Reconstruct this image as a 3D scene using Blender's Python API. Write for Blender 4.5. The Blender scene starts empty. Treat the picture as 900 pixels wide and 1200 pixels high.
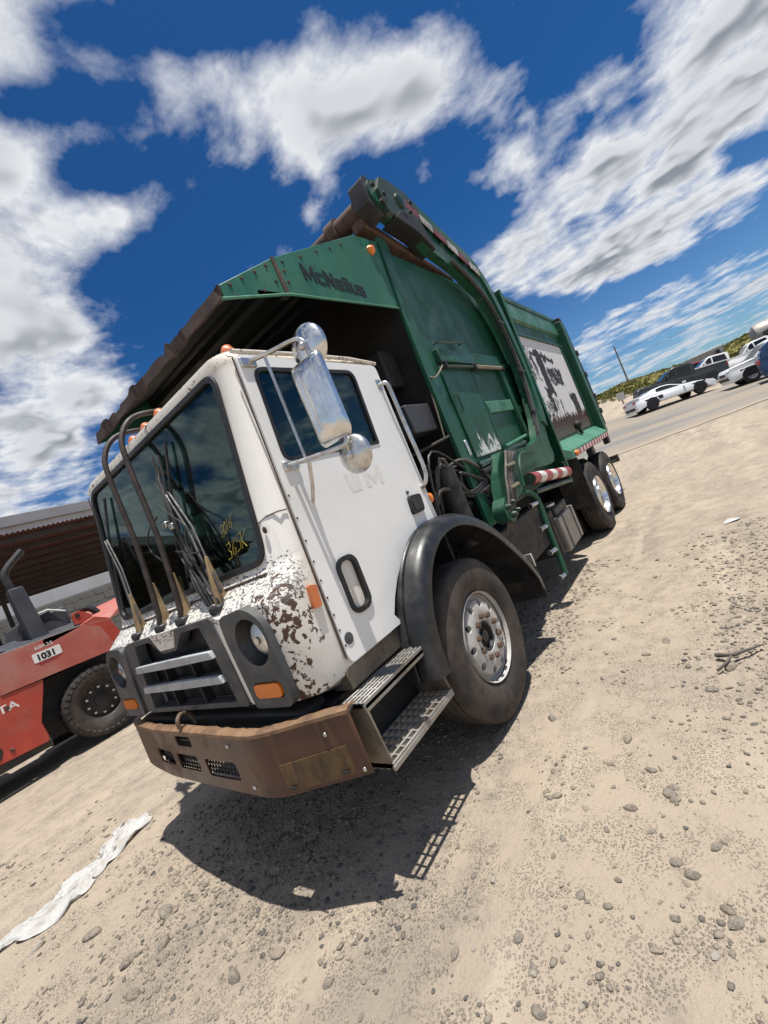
import bpy, bmesh, math, random
import numpy as np
from mathutils import Vector, Matrix
from mathutils.geometry import tessellate_polygon
random.seed(7); rng = np.random.default_rng(7)
S = bpy.context.scene
COL = S.collection
R_ = math.radians

# ------------------------------------------------------------------ camera
cam_data = bpy.data.cameras.new("camera"); cam = bpy.data.objects.new("camera", cam_data); COL.objects.link(cam)
_R = Vector((0.73559149, 0.5569872, -0.38557802)); _U = Vector((0.30542527, 0.23536118, 0.92267032)); _F = Vector((-0.60466566, 0.79647371, -0.00301171))
CAM = Vector((2.74586512, -1.34598186, 1.61823717))
m = Matrix.Identity(4)
for i in range(3):
    m[i][0], m[i][1], m[i][2], m[i][3] = _R[i], _U[i], -_F[i], CAM[i]
cam.matrix_world = m
cam_data.sensor_fit = 'HORIZONTAL'; cam_data.sensor_width = 36; cam_data.lens = 36 * 510.35 / 900
cam_data.clip_start = 0.05; cam_data.clip_end = 9000
S.camera = cam

# ------------------------------------------------------------------ sun, sky, exposure
SUN = Vector((0.185, 0.035, 1.0)).normalized()
SUN_EL = math.asin(SUN.z); SUN_AZ = math.atan2(SUN.x, SUN.y)
sd = bpy.data.lights.new("sun", 'SUN'); sd.energy = 5.0; sd.angle = R_(0.53); sd.color = (1, 0.965, 0.9)
so = bpy.data.objects.new("sun", sd); COL.objects.link(so)
so.rotation_euler = (-SUN).to_track_quat('-Z', 'Y').to_euler(); so.location = (0, 0, 60)
S.view_settings.view_transform = 'Standard'; S.view_settings.look = 'None'
S.view_settings.exposure = 0.35; S.view_settings.gamma = 1

W = bpy.data.worlds.new("World"); S.world = W; W.use_nodes = True
class NT:
    """small helper for building node trees"""
    def __init__(s, t): s.t = t
    def n(s, typ, **kw):
        nd = s.t.nodes.new(typ)
        for k, v in kw.items():
            if k.startswith('i_'): 
                key = k[2:]; key = int(key) if key.isdigit() else key.replace('_', ' ')
                s.put(nd, key, v)
            else: setattr(nd, k, v)
        return nd
    def put(s, nd, key, v):
        sock = nd.inputs[key]
        if isinstance(v, bpy.types.NodeSocket): s.t.links.new(v, sock)
        else: sock.default_value = v
    def math(s, op, a, b=0.0, c=None, clamp=False):
        nd = s.t.nodes.new('ShaderNodeMath'); nd.operation = op; nd.use_clamp = clamp
        s.put(nd, 0, a); s.put(nd, 1, b)
        if c is not None: s.put(nd, 2, c)
        return nd.outputs[0]
    def vmath(s, op, a, b=None, out=0):
        nd = s.t.nodes.new('ShaderNodeVectorMath'); nd.operation = op
        s.put(nd, 0, a)
        if b is not None: s.put(nd, 1, b)
        return nd.outputs[out]
    def rng(s, v, a, b, c=0.0, d=1.0, smooth=True):
        nd = s.t.nodes.new('ShaderNodeMapRange'); nd.interpolation_type = 'SMOOTHSTEP' if smooth else 'LINEAR'
        for i, x in enumerate((v, a, b, c, d)): s.put(nd, i, x)
        return nd.outputs[0]
    def mix(s, f, a, b, blend='MIX'):
        nd = s.t.nodes.new('ShaderNodeMix'); nd.data_type = 'RGBA'; nd.blend_type = blend
        s.put(nd, 0, f); s.put(nd, 6, a if not isinstance(a, tuple) or len(a) == 4 else a + (1,)); s.put(nd, 7, b if not isinstance(b, tuple) or len(b) == 4 else b + (1,))
        return nd.outputs[2]
    def noise(s, vec, scale, detail=4, rough=0.55, dist=0.0, out=0):
        nd = s.t.nodes.new('ShaderNodeTexNoise'); s.t.links.new(vec, nd.inputs['Vector'])
        nd.inputs['Scale'].default_value = scale; nd.inputs['Detail'].default_value = detail
        nd.inputs['Roughness'].default_value = rough; nd.inputs['Distortion'].default_value = dist
        return nd.outputs[out]
    def mapping(s, vec, loc=(0, 0, 0), rot=(0, 0, 0), scale=(1, 1, 1)):
        nd = s.t.nodes.new('ShaderNodeMapping'); s.t.links.new(vec, nd.inputs[0])
        nd.inputs[1].default_value = loc; nd.inputs[2].default_value = rot; nd.inputs[3].default_value = scale
        return nd.outputs[0]

def build_world():
    t = W.node_tree; t.nodes.clear(); N = NT(t)
    sky = N.n('ShaderNodeTexSky', sky_type='NISHITA', sun_disc=False, sun_elevation=SUN_EL, sun_rotation=SUN_AZ, altitude=300, air_density=1.0, dust_density=0.35, ozone_density=4.5)
    tc = N.n('ShaderNodeTexCoord'); d = tc.outputs['Generated']
    sep = N.n('ShaderNodeSeparateXYZ'); t.links.new(d, sep.inputs[0])
    zc = N.math('MAXIMUM', sep.outputs[2], 0.0); k = N.math('ADD', zc, 0.1)
    cmb = N.n('ShaderNodeCombineXYZ'); N.put(cmb, 0, N.math('DIVIDE', sep.outputs[0], k)); N.put(cmb, 1, N.math('DIVIDE', sep.outputs[1], k))
    p = cmb.outputs[0]
    warp = N.noise(p, 2.2, 3, 0.5, out=1)
    pw = N.vmath('ADD', p, N.vmath('SCALE', N.vmath('SUBTRACT', warp, (0.5, 0.5, 0.5))))
    t.nodes[-1]  # keep order
    # warp strength
    for nd in t.nodes:
        if nd.type == 'VECT_MATH' and nd.operation == 'SCALE': nd.inputs['Scale'].default_value = 0.16
    # cumulus groups: centre, angle, radii, weight (cloud positive, gap negative) in the flat cloud layer
    groups = [((-0.42, 0.85), 52, (0.44, 0.15), 0.38), ((-0.60, 1.06), 20, (0.13, 0.08), 0.22), ((-0.18, 1.12), 60, (0.18, 0.08), 0.30), ((-0.61, 0.60), 30, (0.09, 0.05), 0.16),
              ((0.12, 2.08), 75, (0.90, 0.47), 0.42), ((0.45, 1.70), 40, (0.48, 0.23), 0.30), ((-0.1, 2.75), 25, (0.52, 0.26), 0.30), ((-0.34, 1.95), 60, (0.22, 0.16), 0.20),
              ((-1.22, 0.50), 160, (0.54, 0.16), 0.42), ((-0.88, 0.44), 120, (0.22, 0.11), 0.28), ((-1.9, 0.72), 170, (0.5, 0.16), 0.28), ((-0.49, 0.43), 60, (0.11, 0.025), 0.14), ((-0.60, 0.36), 60, (0.04, 0.03), 0.10), ((-0.56, 0.44), 60, (0.05, 0.05), -0.12),
              ((-0.84, 0.80), 40, (0.36, 0.09), -0.55), ((-0.74, 0.57), 45, (0.17, 0.06), -0.50), ((0.0, 1.32), 68, (0.36, 0.15), -0.68), ((-0.44, 1.46), 70, (0.44, 0.14), -0.60), ((-0.66, 0.46), 60, (0.13, 0.045), -0.50), ((-0.36, 0.60), 60, (0.13, 0.075), -0.48),
              ((-1.35, 1.02), 150, (0.45, 0.17), -0.42), ((-0.52, 2.75), 80, (0.38, 0.11), -0.55), ((0.30, 3.35), 10, (0.8, 0.24), -0.50), ((0.45, 2.42), 60, (0.14, 0.05), -0.38), ((-0.20, 4.1), 0, (0.5, 0.35), 0.28), ((0.55, 4.9), 0, (0.7, 0.4), 0.28), ((-0.1, 5.0), 30, (0.5, 0.2), -0.25), ((-0.5, 6.2), 0, (1.4, 0.5), 0.2),
              ((-2.6, 0.7), 170, (0.5, 0.2), 0.26), ((-2.6, -1.1), 20, (1.3, 0.8), 0.26), ((-1.25, -0.55), 20, (0.5, 0.3), -0.25)]
    acc = None
    for (c, ang, r, w) in groups:
        q = N.vmath('SUBTRACT', p, (c[0], c[1], 0))
        a = R_(ang)
        u = N.vmath('DOT_PRODUCT', q, (math.cos(a) / r[0], math.sin(a) / r[0], 0), out=1)
        v = N.vmath('DOT_PRODUCT', q, (-math.sin(a) / r[1], math.cos(a) / r[1], 0), out=1)
        e = N.math('ADD', N.math('MULTIPLY', u, u), N.math('MULTIPLY', v, v))
        g = N.math('MULTIPLY', N.math('EXPONENT', N.math('MULTIPLY', e, -0.8)), w)
        acc = g if acc is None else N.math('ADD', acc, g)
    back = N.rng(sep.outputs[1], 0.05, -0.25, 0.0, 0.16)      # cloud field carries on behind the camera, cover added there to fill shadows
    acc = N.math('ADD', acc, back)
    def density(vec, fine=True):
        n1 = N.noise(vec, 2.6, 9 if fine else 3, 0.58)
        vo = N.n('ShaderNodeTexVoronoi', i_Scale=5.0, feature='SMOOTH_F1'); vo.inputs['Smoothness'].default_value = 0.9; t.links.new(vec, vo.inputs['Vector'])
        v2 = N.n('ShaderNodeTexVoronoi', i_Scale=12.0, feature='SMOOTH_F1'); v2.inputs['Smoothness'].default_value = 0.9; t.links.new(vec, v2.inputs['Vector'])
        puff = N.math('ADD', N.math('MULTIPLY', N.math('SUBTRACT', 0.45, vo.outputs['Distance']), 0.42), N.math('MULTIPLY', N.math('SUBTRACT', 0.45, v2.outputs['Distance']), 0.24))
        q = N.math('ADD', N.math('SUBTRACT', N.math('MULTIPLY', n1, 1.75), 0.27), puff)
        if fine: q = N.math('ADD', q, N.math('MULTIPLY', N.math('SUBTRACT', N.noise(vec, 10.0, 8, 0.62), 0.5), 0.55))
        return q
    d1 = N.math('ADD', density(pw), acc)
    up = N.vmath('ADD', pw, (0.015, -0.05, 0.0))
    ds = N.math('ADD', density(pw, False), acc); d2 = N.math('ADD', density(up, False), acc)
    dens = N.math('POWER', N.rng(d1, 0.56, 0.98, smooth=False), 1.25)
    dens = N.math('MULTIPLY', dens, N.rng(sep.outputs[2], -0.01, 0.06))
    thick = N.rng(ds, 0.78, 1.26)
    lit = N.rng(N.math('SUBTRACT', ds, d2), -0.12, 0.14)
    shade = N.math('MULTIPLY', thick, N.math('SUBTRACT', 1.0, N.math('MULTIPLY', lit, 0.66)))
    ccol = N.mix(shade, (0.90, 0.92, 0.95), (0.27, 0.30, 0.35))
    hz = N.rng(sep.outputs[2], 0.0, 0.22)
    ccol = N.mix(hz, (0.60, 0.66, 0.75), ccol)
    tint = N.mix(N.rng(sep.outputs[2], 0.02, 0.5), (0.52, 0.72, 0.90), (0.155, 0.46, 0.74))
    skyb = N.mix(1.0, sky.outputs[0], tint, 'MULTIPLY')
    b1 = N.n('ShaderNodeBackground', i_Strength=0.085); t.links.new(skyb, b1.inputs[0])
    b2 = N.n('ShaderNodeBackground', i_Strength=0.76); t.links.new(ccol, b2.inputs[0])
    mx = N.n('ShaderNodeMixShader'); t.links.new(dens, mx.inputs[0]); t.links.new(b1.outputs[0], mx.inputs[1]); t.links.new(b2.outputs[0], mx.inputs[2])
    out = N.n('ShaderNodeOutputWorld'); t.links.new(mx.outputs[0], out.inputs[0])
build_world()

# ------------------------------------------------------------------ materials
MATS = {}
def newmat(name):
    M = bpy.data.materials.new(name); M.use_nodes = True
    t = M.node_tree; t.nodes.clear(); N = NT(t)
    out = N.n('ShaderNodeOutputMaterial'); b = N.n('ShaderNodeBsdfPrincipled'); t.links.new(b.outputs[0], out.inputs[0])
    tc = N.n('ShaderNodeTexCoord'); MATS[name] = M
    return M, N, b, tc.outputs['Object'], out
def simple(name, col, rough=0.6, metal=0.0, var=0.25, scale=6.0, bump=0.0, bscale=60, spec=0.5, dirt=None, dirt_amt=0.4, dscale=2.5, stretch=(1, 1, 1)):
    M, N, b, co, out = newmat(name); t = N.t
    co2 = N.mapping(co, scale=stretch)
    n = N.noise(co2, scale, 5, 0.6)
    f = N.rng(n, 0.3, 0.7, 1 - var, 1 + var, False)
    c = N.vmath('SCALE', col + () if False else (col[0], col[1], col[2])); t.nodes[-1].inputs['Scale'].default_value = 1
    t.links.new(f, t.nodes[-1].inputs['Scale'])
    if dirt is not None:
        dm = N.math('MULTIPLY', N.rng(N.noise(co2, dscale, 7, 0.68), 0.42, 0.68), dirt_amt)
        c = N.mix(dm, c, dirt)
    t.links.new(c, b.inputs['Base Color'])
    r2 = N.rng(N.noise(co2, scale * 2.3, 4), 0.3, 0.7, rough - 0.1, min(1, rough + 0.12), False)
    t.links.new(r2, b.inputs['Roughness']); b.inputs['Metallic'].default_value = metal
    b.inputs['Specular IOR Level'].default_value = spec
    if bump:
        bp = N.n('ShaderNodeBump', i_Strength=bump, i_Distance=0.01); t.links.new(N.noise(co, bscale, 6, 0.65), bp.inputs['Height']); t.links.new(bp.outputs[0], b.inputs['Normal'])
    return M

simple_later = 0
DUST = (0.33, 0.27, 0.20)
RUST = (0.10, 0.045, 0.025)
simple('dark_steel', (0.022, 0.022, 0.024), 0.55, 0.0, 0.4, 5, 0.15, 40, dirt=(0.07, 0.055, 0.04), dirt_amt=0.6)
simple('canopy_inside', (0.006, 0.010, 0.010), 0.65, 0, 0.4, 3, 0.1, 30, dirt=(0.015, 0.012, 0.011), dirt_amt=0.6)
simple('grime_black', (0.012, 0.012, 0.013), 0.6, 0.0, 0.5, 4, 0.1, 30, dirt=(0.03, 0.025, 0.02), dirt_amt=0.6)
simple('rubber', (0.022, 0.021, 0.021), 0.72, 0, 0.3, 8, 0.15, 90, spec=0.3, dirt=(0.085, 0.07, 0.055), dirt_amt=0.7, dscale=5)
simple('tyre_side', (0.035, 0.030, 0.028), 0.7, 0, 0.25, 9, 0.12, 120, spec=0.3, dirt=(0.12, 0.095, 0.075), dirt_amt=0.55, dscale=3)
simple('fender_plastic', (0.012, 0.0125, 0.0135), 0.36, 0, 0.3, 5, 0.05, 50, dirt=(0.08, 0.08, 0.08), dirt_amt=0.35, dscale=7)
simple('grey_plastic', (0.060, 0.064, 0.068), 0.55, 0, 0.2, 6, 0.08, 80, dirt=(0.16, 0.15, 0.13), dirt_amt=0.35, dscale=6)
simple('grille_bar_grey', (0.40, 0.42, 0.43), 0.5, 0, 0.15, 8, dirt=(0.16, 0.14, 0.12), dirt_amt=0.35, dscale=9)
simple('aluminium', (0.50, 0.49, 0.47), 0.42, 0.75, 0.15, 12, 0.06, 60, dirt=(0.30, 0.25, 0.20), dirt_amt=0.5, dscale=8)
simple('tread_aluminium', (0.34, 0.33, 0.31), 0.5, 0.55, 0.2, 14, 0.1, 60, dirt=(0.22, 0.17, 0.12), dirt_amt=0.75, dscale=7)
simple('step_side', (0.20, 0.17, 0.13), 0.55, 0.3, 0.3, 7, 0.1, 50, dirt=(0.09, 0.055, 0.03), dirt_amt=0.8, dscale=6)
simple('chrome', (0.76, 0.76, 0.76), 0.20, 1.0, 0.08, 9, 0, dirt=(0.42, 0.38, 0.32), dirt_amt=0.4, dscale=11)
simple('worn_chrome', (0.62, 0.62, 0.61), 0.28, 0.9, 0.15, 12, 0.04, 60, dirt=(0.30, 0.22, 0.15), dirt_amt=0.45, dscale=14)
simple('wheel_white', (0.42, 0.41, 0.39), 0.6, 0.0, 0.14, 10, 0.05, 60, dirt=(0.22, 0.17, 0.13), dirt_amt=0.45, dscale=9)
simple('rusty_nut', (0.13, 0.085, 0.06), 0.75, 0.1, 0.4, 30, 0.2, 120)
simple('tape_red_worn', (0.16, 0.03, 0.03), 0.5, 0, 0.4, 8, dirt=(0.05, 0.04, 0.035), dirt_amt=0.8, dscale=10)
simple('tape_white_worn', (0.42, 0.40, 0.38), 0.5, 0, 0.2, 8, dirt=(0.08, 0.075, 0.07), dirt_amt=0.8, dscale=10)
simple('rust_brown', (0.062, 0.034, 0.025), 0.7, 0, 0.5, 7, 0.2, 60, dirt=(0.13, 0.080, 0.046), dirt_amt=0.6, dscale=9)
def bumper_mat():
    M, N, b, co, out = newmat('bumper_brown'); t = N.t
    sep = N.n('ShaderNodeSeparateXYZ'); t.links.new(co, sep.inputs[0])
    base = N.mix(N.rng(N.noise(co, 3.5, 6, 0.6), .35, .68), (0.084, 0.034, 0.022), (0.050, 0.022, 0.016))
    dust_light = N.math('MULTIPLY', N.rng(N.math('ADD', N.noise(co, 2.6, 8, 0.68), N.math('MULTIPLY', sep.outputs[0], -0.13)), .44, .66), .85)  # dust mottling plus a side-to-side lighting difference painted into the colour
    c = N.mix(dust_light, base, (0.130, 0.074, 0.042))
    run = N.rng(N.noise(N.mapping(co, scale=(16, 16, 1.5)), 1.0, 4), .55, .75); c = N.mix(N.math('MULTIPLY', run, .5), c, (0.15, 0.075, 0.035))
    chip = N.rng(N.noise(co, 28, 6, .7), .68, .70); c = N.mix(chip, c, (0.20, 0.12, 0.07))
    dk = N.rng(N.noise(co, 7, 7, .7), .60, .68); c = N.mix(N.math('MULTIPLY', dk, .7), c, (0.022, 0.012, 0.010))
    t.links.new(c, b.inputs['Base Color']); t.links.new(N.rng(dust_light, 0, .8, .38, .7), b.inputs['Roughness'])
    bp = N.n('ShaderNodeBump', i_Strength=0.25, i_Distance=0.01); t.links.new(N.noise(co, 9, 7, .7), bp.inputs['Height']); t.links.new(bp.outputs[0], b.inputs['Normal'])
simple('bumper_lip', (0.20, 0.115, 0.06), 0.65, 0, 0.3, 11, 0.15, 60, dirt=(0.07, 0.035, 0.02), dirt_amt=0.8, dscale=8)
simple('yellow_worn', (0.125, 0.072, 0.026), 0.6, 0, 0.45, 8, 0.1, 50, dirt=(0.04, 0.024, 0.018), dirt_amt=0.95, dscale=6, stretch=(2.5, 1, 0.7))
simple('tan_bracket', (0.27, 0.19, 0.10), 0.6, 0, 0.3, 12, 0.1, 50, dirt=(0.10, 0.06, 0.035), dirt_amt=0.6, dscale=10)
simple('lip_rust', (0.030, 0.016, 0.012), 0.75, 0, 0.4, 9, 0.2, 60, dirt=(0.065, 0.036, 0.022), dirt_amt=0.6, dscale=9)
simple('pipe_brown', (0.030, 0.022, 0.019), 0.55, 0, 0.3, 9, 0.1, 60, dirt=(0.12, 0.08, 0.06), dirt_amt=0.4, dscale=12)
simple('hose_black', (0.018, 0.018, 0.018), 0.5, 0, 0.3, 20, dirt=(0.09, 0.08, 0.07), dirt_amt=0.4, dscale=12)
simple('hose_dusty', (0.085, 0.072, 0.062), 0.65, 0, 0.4, 14, dirt=(0.22, 0.19, 0.16), dirt_amt=0.7, dscale=9)
simple('cable_steel', (0.30, 0.27, 0.20), 0.5, 0.3, 0.2, 20, dirt=(0.12, 0.09, 0.05), dirt_amt=0.5)
simple('seat_grey', (0.05, 0.055, 0.06), 0.8, 0, 0.2, 20)
simple('white_lettering', (0.70, 0.69, 0.66), 0.6, 0, 0.1, 12)
simple('black_lettering', (0.006, 0.007, 0.008), 0.5, 0, 0.1, 12)
simple('ghost_lettering', (0.71, 0.705, 0.685), 0.5, 0, 0.05, 20)
simple('yellow_marker', (0.36, 0.28, 0.04), 0.7, 0, 0.2, 30)
simple('reflector_red', (0.33, 0.03, 0.04), 0.4, 0, 0.25, 10, dirt=(0.20, 0.12, 0.10), dirt_amt=0.5, dscale=8)
simple('reflector_white', (0.66, 0.64, 0.61), 0.4, 0, 0.12, 10, dirt=(0.34, 0.28, 0.22), dirt_amt=0.55, dscale=8)
simple('cloth_white', (0.44, 0.435, 0.42), 0.85, 0, 0.08, 9, 0.4, 70, dirt=(0.30, 0.26, 0.21), dirt_amt=0.6, dscale=7)
simple('paper_white', (0.45, 0.45, 0.44), 0.8, 0, 0.08, 9)
simple('forklift_faded', (0.40, 0.10, 0.078), 0.55, 0, 0.12, 3, 0.04, 60, dirt=(0.40, 0.19, 0.155), dirt_amt=0.7, dscale=2.2)
simple('forklift_red', (0.40, 0.055, 0.034), 0.45, 0, 0.15, 3, 0.04, 60, dirt=(0.34, 0.10, 0.075), dirt_amt=0.5, dscale=2.2)
simple('forklift_grey', (0.040, 0.043, 0.052), 0.55, 0, 0.2, 4, 0.05, 50, dirt=(0.10, 0.09, 0.09), dirt_amt=0.4)
simple('canopy_red_sheet', (0.11, 0.035, 0.032), 0.6, 0, 0.25, 2, dirt=(0.09, 0.06, 0.05), dirt_amt=0.6, dscale=1.2)
simple('purlin_dark', (0.05, 0.035, 0.032), 0.6, 0, 0.3, 3)
simple('metal_white_wall', (0.50, 0.49, 0.48), 0.55, 0, 0.08, 0.6, dirt=(0.40, 0.37, 0.33), dirt_amt=0.5, dscale=0.8, stretch=(1, 1, 0.3))
simple('wall_cap_grey', (0.24, 0.24, 0.25), 0.5, 0, 0.1, 1)
simple('block_grey', (0.17, 0.165, 0.155), 0.85, 0, 0.3, 1.2, 0.3, 12, dirt=(0.10, 0.10, 0.09), dirt_amt=0.6, dscale=1.1)
simple('dead_wood', (0.10, 0.085, 0.072), 0.85, 0, 0.35, 9)
simple('wood_pole', (0.20, 0.14, 0.09), 0.8, 0, 0.25, 2, stretch=(1, 1, 0.1))
simple('car_white', (0.74, 0.75, 0.76), 0.22, 0, 0.03, 3)
simple('car_dark', (0.025, 0.030, 0.032), 0.22, 0, 0.15, 3)
simple('car_silver', (0.34, 0.36, 0.37), 0.25, 0.4, 0.05, 3)
simple('car_red', (0.30, 0.03, 0.035), 0.3, 0, 0.1, 3)
simple('car_blue', (0.018, 0.05, 0.13), 0.25, 0, 0.1, 3)
simple('car_trim', (0.015, 0.015, 0.016), 0.5, 0, 0.2, 6)
simple('alloy_dark', (0.06, 0.06, 0.065), 0.35, 0.6, 0.2, 10)
simple('alloy_bright', (0.45, 0.46, 0.47), 0.3, 0.8, 0.1, 10)
simple('tank_grey', (0.34, 0.32, 0.29), 0.5, 0.4, 0.2, 2, dirt=(0.22, 0.18, 0.14), dirt_amt=0.5)
simple('brush_green', (0.115, 0.115, 0.038), 0.85, 0, 0.45, 0.35, spec=0.1)
simple('brush_yellow', (0.175, 0.155, 0.052), 0.85, 0, 0.35, 0.4, spec=0.1)

def lens_mat(name, col, rough=0.15):
    M, N, b, co, out = newmat(name)
    b.inputs['Base Color'].default_value = col + (1,); b.inputs['Roughness'].default_value = rough
    b.inputs['Coat Weight'].default_value = 0.6; b.inputs['Coat Roughness'].default_value = 0.1
    n = N.n('ShaderNodeBump', i_Strength=0.35, i_Distance=0.004); w = N.n('ShaderNodeTexWave', i_Scale=60.0); N.t.links.new(co, w.inputs[0]); N.t.links.new(w.outputs[1], n.inputs['Height']); N.t.links.new(n.outputs[0], b.inputs['Normal'])
    return M
lens_mat('amber_lens', (0.80, 0.20, 0.012)); lens_mat('orange_faded_lens', (0.55, 0.15, 0.04), 0.4); lens_mat('red_lens', (0.4, 0.02, 0.015)); lens_mat('clear_lens', (0.42, 0.44, 0.45), 0.08); lens_mat('lamp_reflector', (0.80, 0.81, 0.80), 0.22); MATS['lamp_reflector'].node_tree.nodes['Principled BSDF'].inputs['Metallic'].default_value = 0.9

def glass_mat(name, tint, boost=1.0, ior=1.55, rough=0.015):
    M, N, b, co, out = newmat(name); t = N.t; t.nodes.remove(b)
    tr = N.n('ShaderNodeBsdfTransparent', i_Color=tint + (1,)); gl = N.n('ShaderNodeBsdfGlossy', i_Roughness=rough); gl.inputs['Color'].default_value = (0.74, 0.86, 0.83, 1)
    df = N.n('ShaderNodeBsdfDiffuse'); df.inputs['Color'].default_value = (0.10, 0.10, 0.09, 1)
    fr = N.n('ShaderNodeFresnel', i_IOR=ior)
    f = N.math('MULTIPLY', fr.outputs[0], boost, clamp=True)
    du = N.math('MULTIPLY', N.rng(N.noise(co, 3.0, 7, 0.7), 0.4, 0.75), 0.10)
    m1 = N.n('ShaderNodeMixShader'); t.links.new(du, m1.inputs[0]); t.links.new(tr.outputs[0], m1.inputs[1]); t.links.new(df.outputs[0], m1.inputs[2])
    m2 = N.n('ShaderNodeMixShader'); t.links.new(f, m2.inputs[0]); t.links.new(m1.outputs[0], m2.inputs[1]); t.links.new(gl.outputs[0], m2.inputs[2])
    t.links.new(m2.outputs[0], out.inputs[0])
    return M
glass_mat('cab_glass', (0.47, 0.64, 0.60), 0.95)
glass_mat('side_glass', (0.80, 0.92, 0.89), 0.6)
glass_mat('rear_glass', (0.55, 0.78, 0.72), 0.6)
M, N, b, co, out = newmat('car_glass'); b.inputs['Base Color'].default_value = (0.008, 0.010, 0.012, 1); b.inputs['Roughness'].default_value = 0.05

def white_cab():
    M, N, b, co, out = newmat('white_cab'); t = N.t
    base = N.mix(N.rng(N.noise(co, 1.8, 7, 0.65), 0.40, 0.75), (0.78, 0.755, 0.70), (0.66, 0.61, 0.52))
    run = N.rng(N.noise(N.mapping(co, scale=(14, 14, 1.2)), 1.0, 4), 0.55, 0.75)
    base = N.mix(N.math('MULTIPLY', run, 0.35), base, (0.50, 0.45, 0.36))
    sep = N.n('ShaderNodeSeparateXYZ'); t.links.new(co, sep.inputs[0]); X, Y, Z = sep.outputs
    # corner chips beside the headlamp
    cx = N.math('ABSOLUTE', N.math('SUBTRACT', N.math('ABSOLUTE', X), 1.03))
    corner = N.math('MULTIPLY', N.rng(cx, 0.01, 0.15, 1, 0), N.math('MULTIPLY', N.rng(Z, 1.52, 1.62, 1, 0), N.rng(Y, 0.06, -0.04)))
    c_n = N.math('ADD', N.math('MULTIPLY', N.noise(co, 25, 6, 0.62), 0.70), N.math('MULTIPLY', N.noise(co, 6, 3), 0.30))
    chips = N.rng(N.math('ADD', c_n, N.math('MULTIPLY', corner, 0.105)), 0.605, 0.62)
    chips = N.math('MULTIPLY', chips, N.rng(corner, 0.02, 0.2))
    # flaking on the cowl
    cowl = N.math('MULTIPLY', N.rng(Z, 1.36, 1.42), N.math('MULTIPLY', N.rng(Z, 1.56, 1.66, 1, 0), N.rng(Y, 0.12, 0.0)))
    f_n = N.noise(N.mapping(co, scale=(1, 1.7, 1.7)), 42, 6, 0.72)
    flake = N.rng(N.math('ADD', f_n, N.math('MULTIPLY', cowl, 0.115)), 0.635, 0.66)
    flake = N.math('MULTIPLY', flake, N.rng(cowl, 0.05, 0.3))
    # seam and roof-edge rust
    edge = N.math('MAXIMUM', N.rng(Z, 2.585, 2.625), N.rng(Z, 0.99, 0.91))
    seam = N.math('MULTIPLY', N.rng(N.math('ABSOLUTE', N.math('SUBTRACT', N.math('ABSOLUTE', X), 1.155)), 0.012, 0.03, 1, 0), N.rng(Y, 0.13, 0.06))
    rn = N.noise(co, 24, 6, 0.7)
    rust = N.rng(N.math('ADD', rn, N.math('MULTIPLY', edge, 0.12)), 0.70, 0.725)
    stain = N.math('MULTIPLY', N.math('MAXIMUM', edge, seam), 0.35)
    base = N.mix(stain, base, (0.42, 0.33, 0.22))
    rc = N.mix(N.noise(co, 40, 3), (0.045, 0.021, 0.015), (0.11, 0.055, 0.035))
    col = N.mix(chips, base, rc)
    fc = N.mix(N.rng(N.noise(co, 9, 2), 0.45, 0.6), (0.06, 0.06, 0.065), (0.22, 0.215, 0.21))
    col = N.mix(flake, col, fc)
    col = N.mix(rust, col, rc)
    t.links.new(col, b.inputs['Base Color'])
    mk = N.math('MAXIMUM', N.math('MAXIMUM', chips, flake), rust)
    t.links.new(N.rng(mk, 0, 1, 0.33, 0.8), b.inputs['Roughness'])
    bp = N.n('ShaderNodeBump', i_Strength=0.5, i_Distance=0.003); bp.invert = True; t.links.new(mk, bp.inputs['Height'])
    bp2 = N.n('ShaderNodeBump', i_Strength=0.12, i_Distance=0.02); t.links.new(N.noise(co, 3.0, 2), bp2.inputs['Height']); t.links.new(bp.outputs[0], bp2.inputs['Normal'])
    t.links.new(bp2.outputs[0], b.inputs['Normal'])
    b.inputs['Coat Weight'].default_value = 0.15
white_cab(); bumper_mat()
def white_door():
    M, N, b, co, out = newmat('white_door'); t = N.t
    base = N.mix(N.rng(N.noise(co, 1.4, 7, 0.6), 0.42, 0.8), (0.80, 0.80, 0.78), (0.70, 0.69, 0.65))
    run = N.rng(N.noise(N.mapping(co, scale=(9, 9, 0.8)), 1.0, 4), 0.58, 0.78)
    base = N.mix(N.math('MULTIPLY', run, 0.25), base, (0.55, 0.51, 0.44))
    rust = N.rng(N.noise(co, 22, 6, 0.75), 0.73, 0.75)
    col = N.mix(rust, base, (0.20, 0.11, 0.06))
    t.links.new(col, b.inputs['Base Color']); b.inputs['Roughness'].default_value = 0.32; b.inputs['Coat Weight'].default_value = 0.15
    bp2 = N.n('ShaderNodeBump', i_Strength=0.22, i_Distance=0.02); t.links.new(N.noise(co, 2.8, 2), bp2.inputs['Height']); t.links.new(bp2.outputs[0], b.inputs['Normal'])
white_door()
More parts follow.
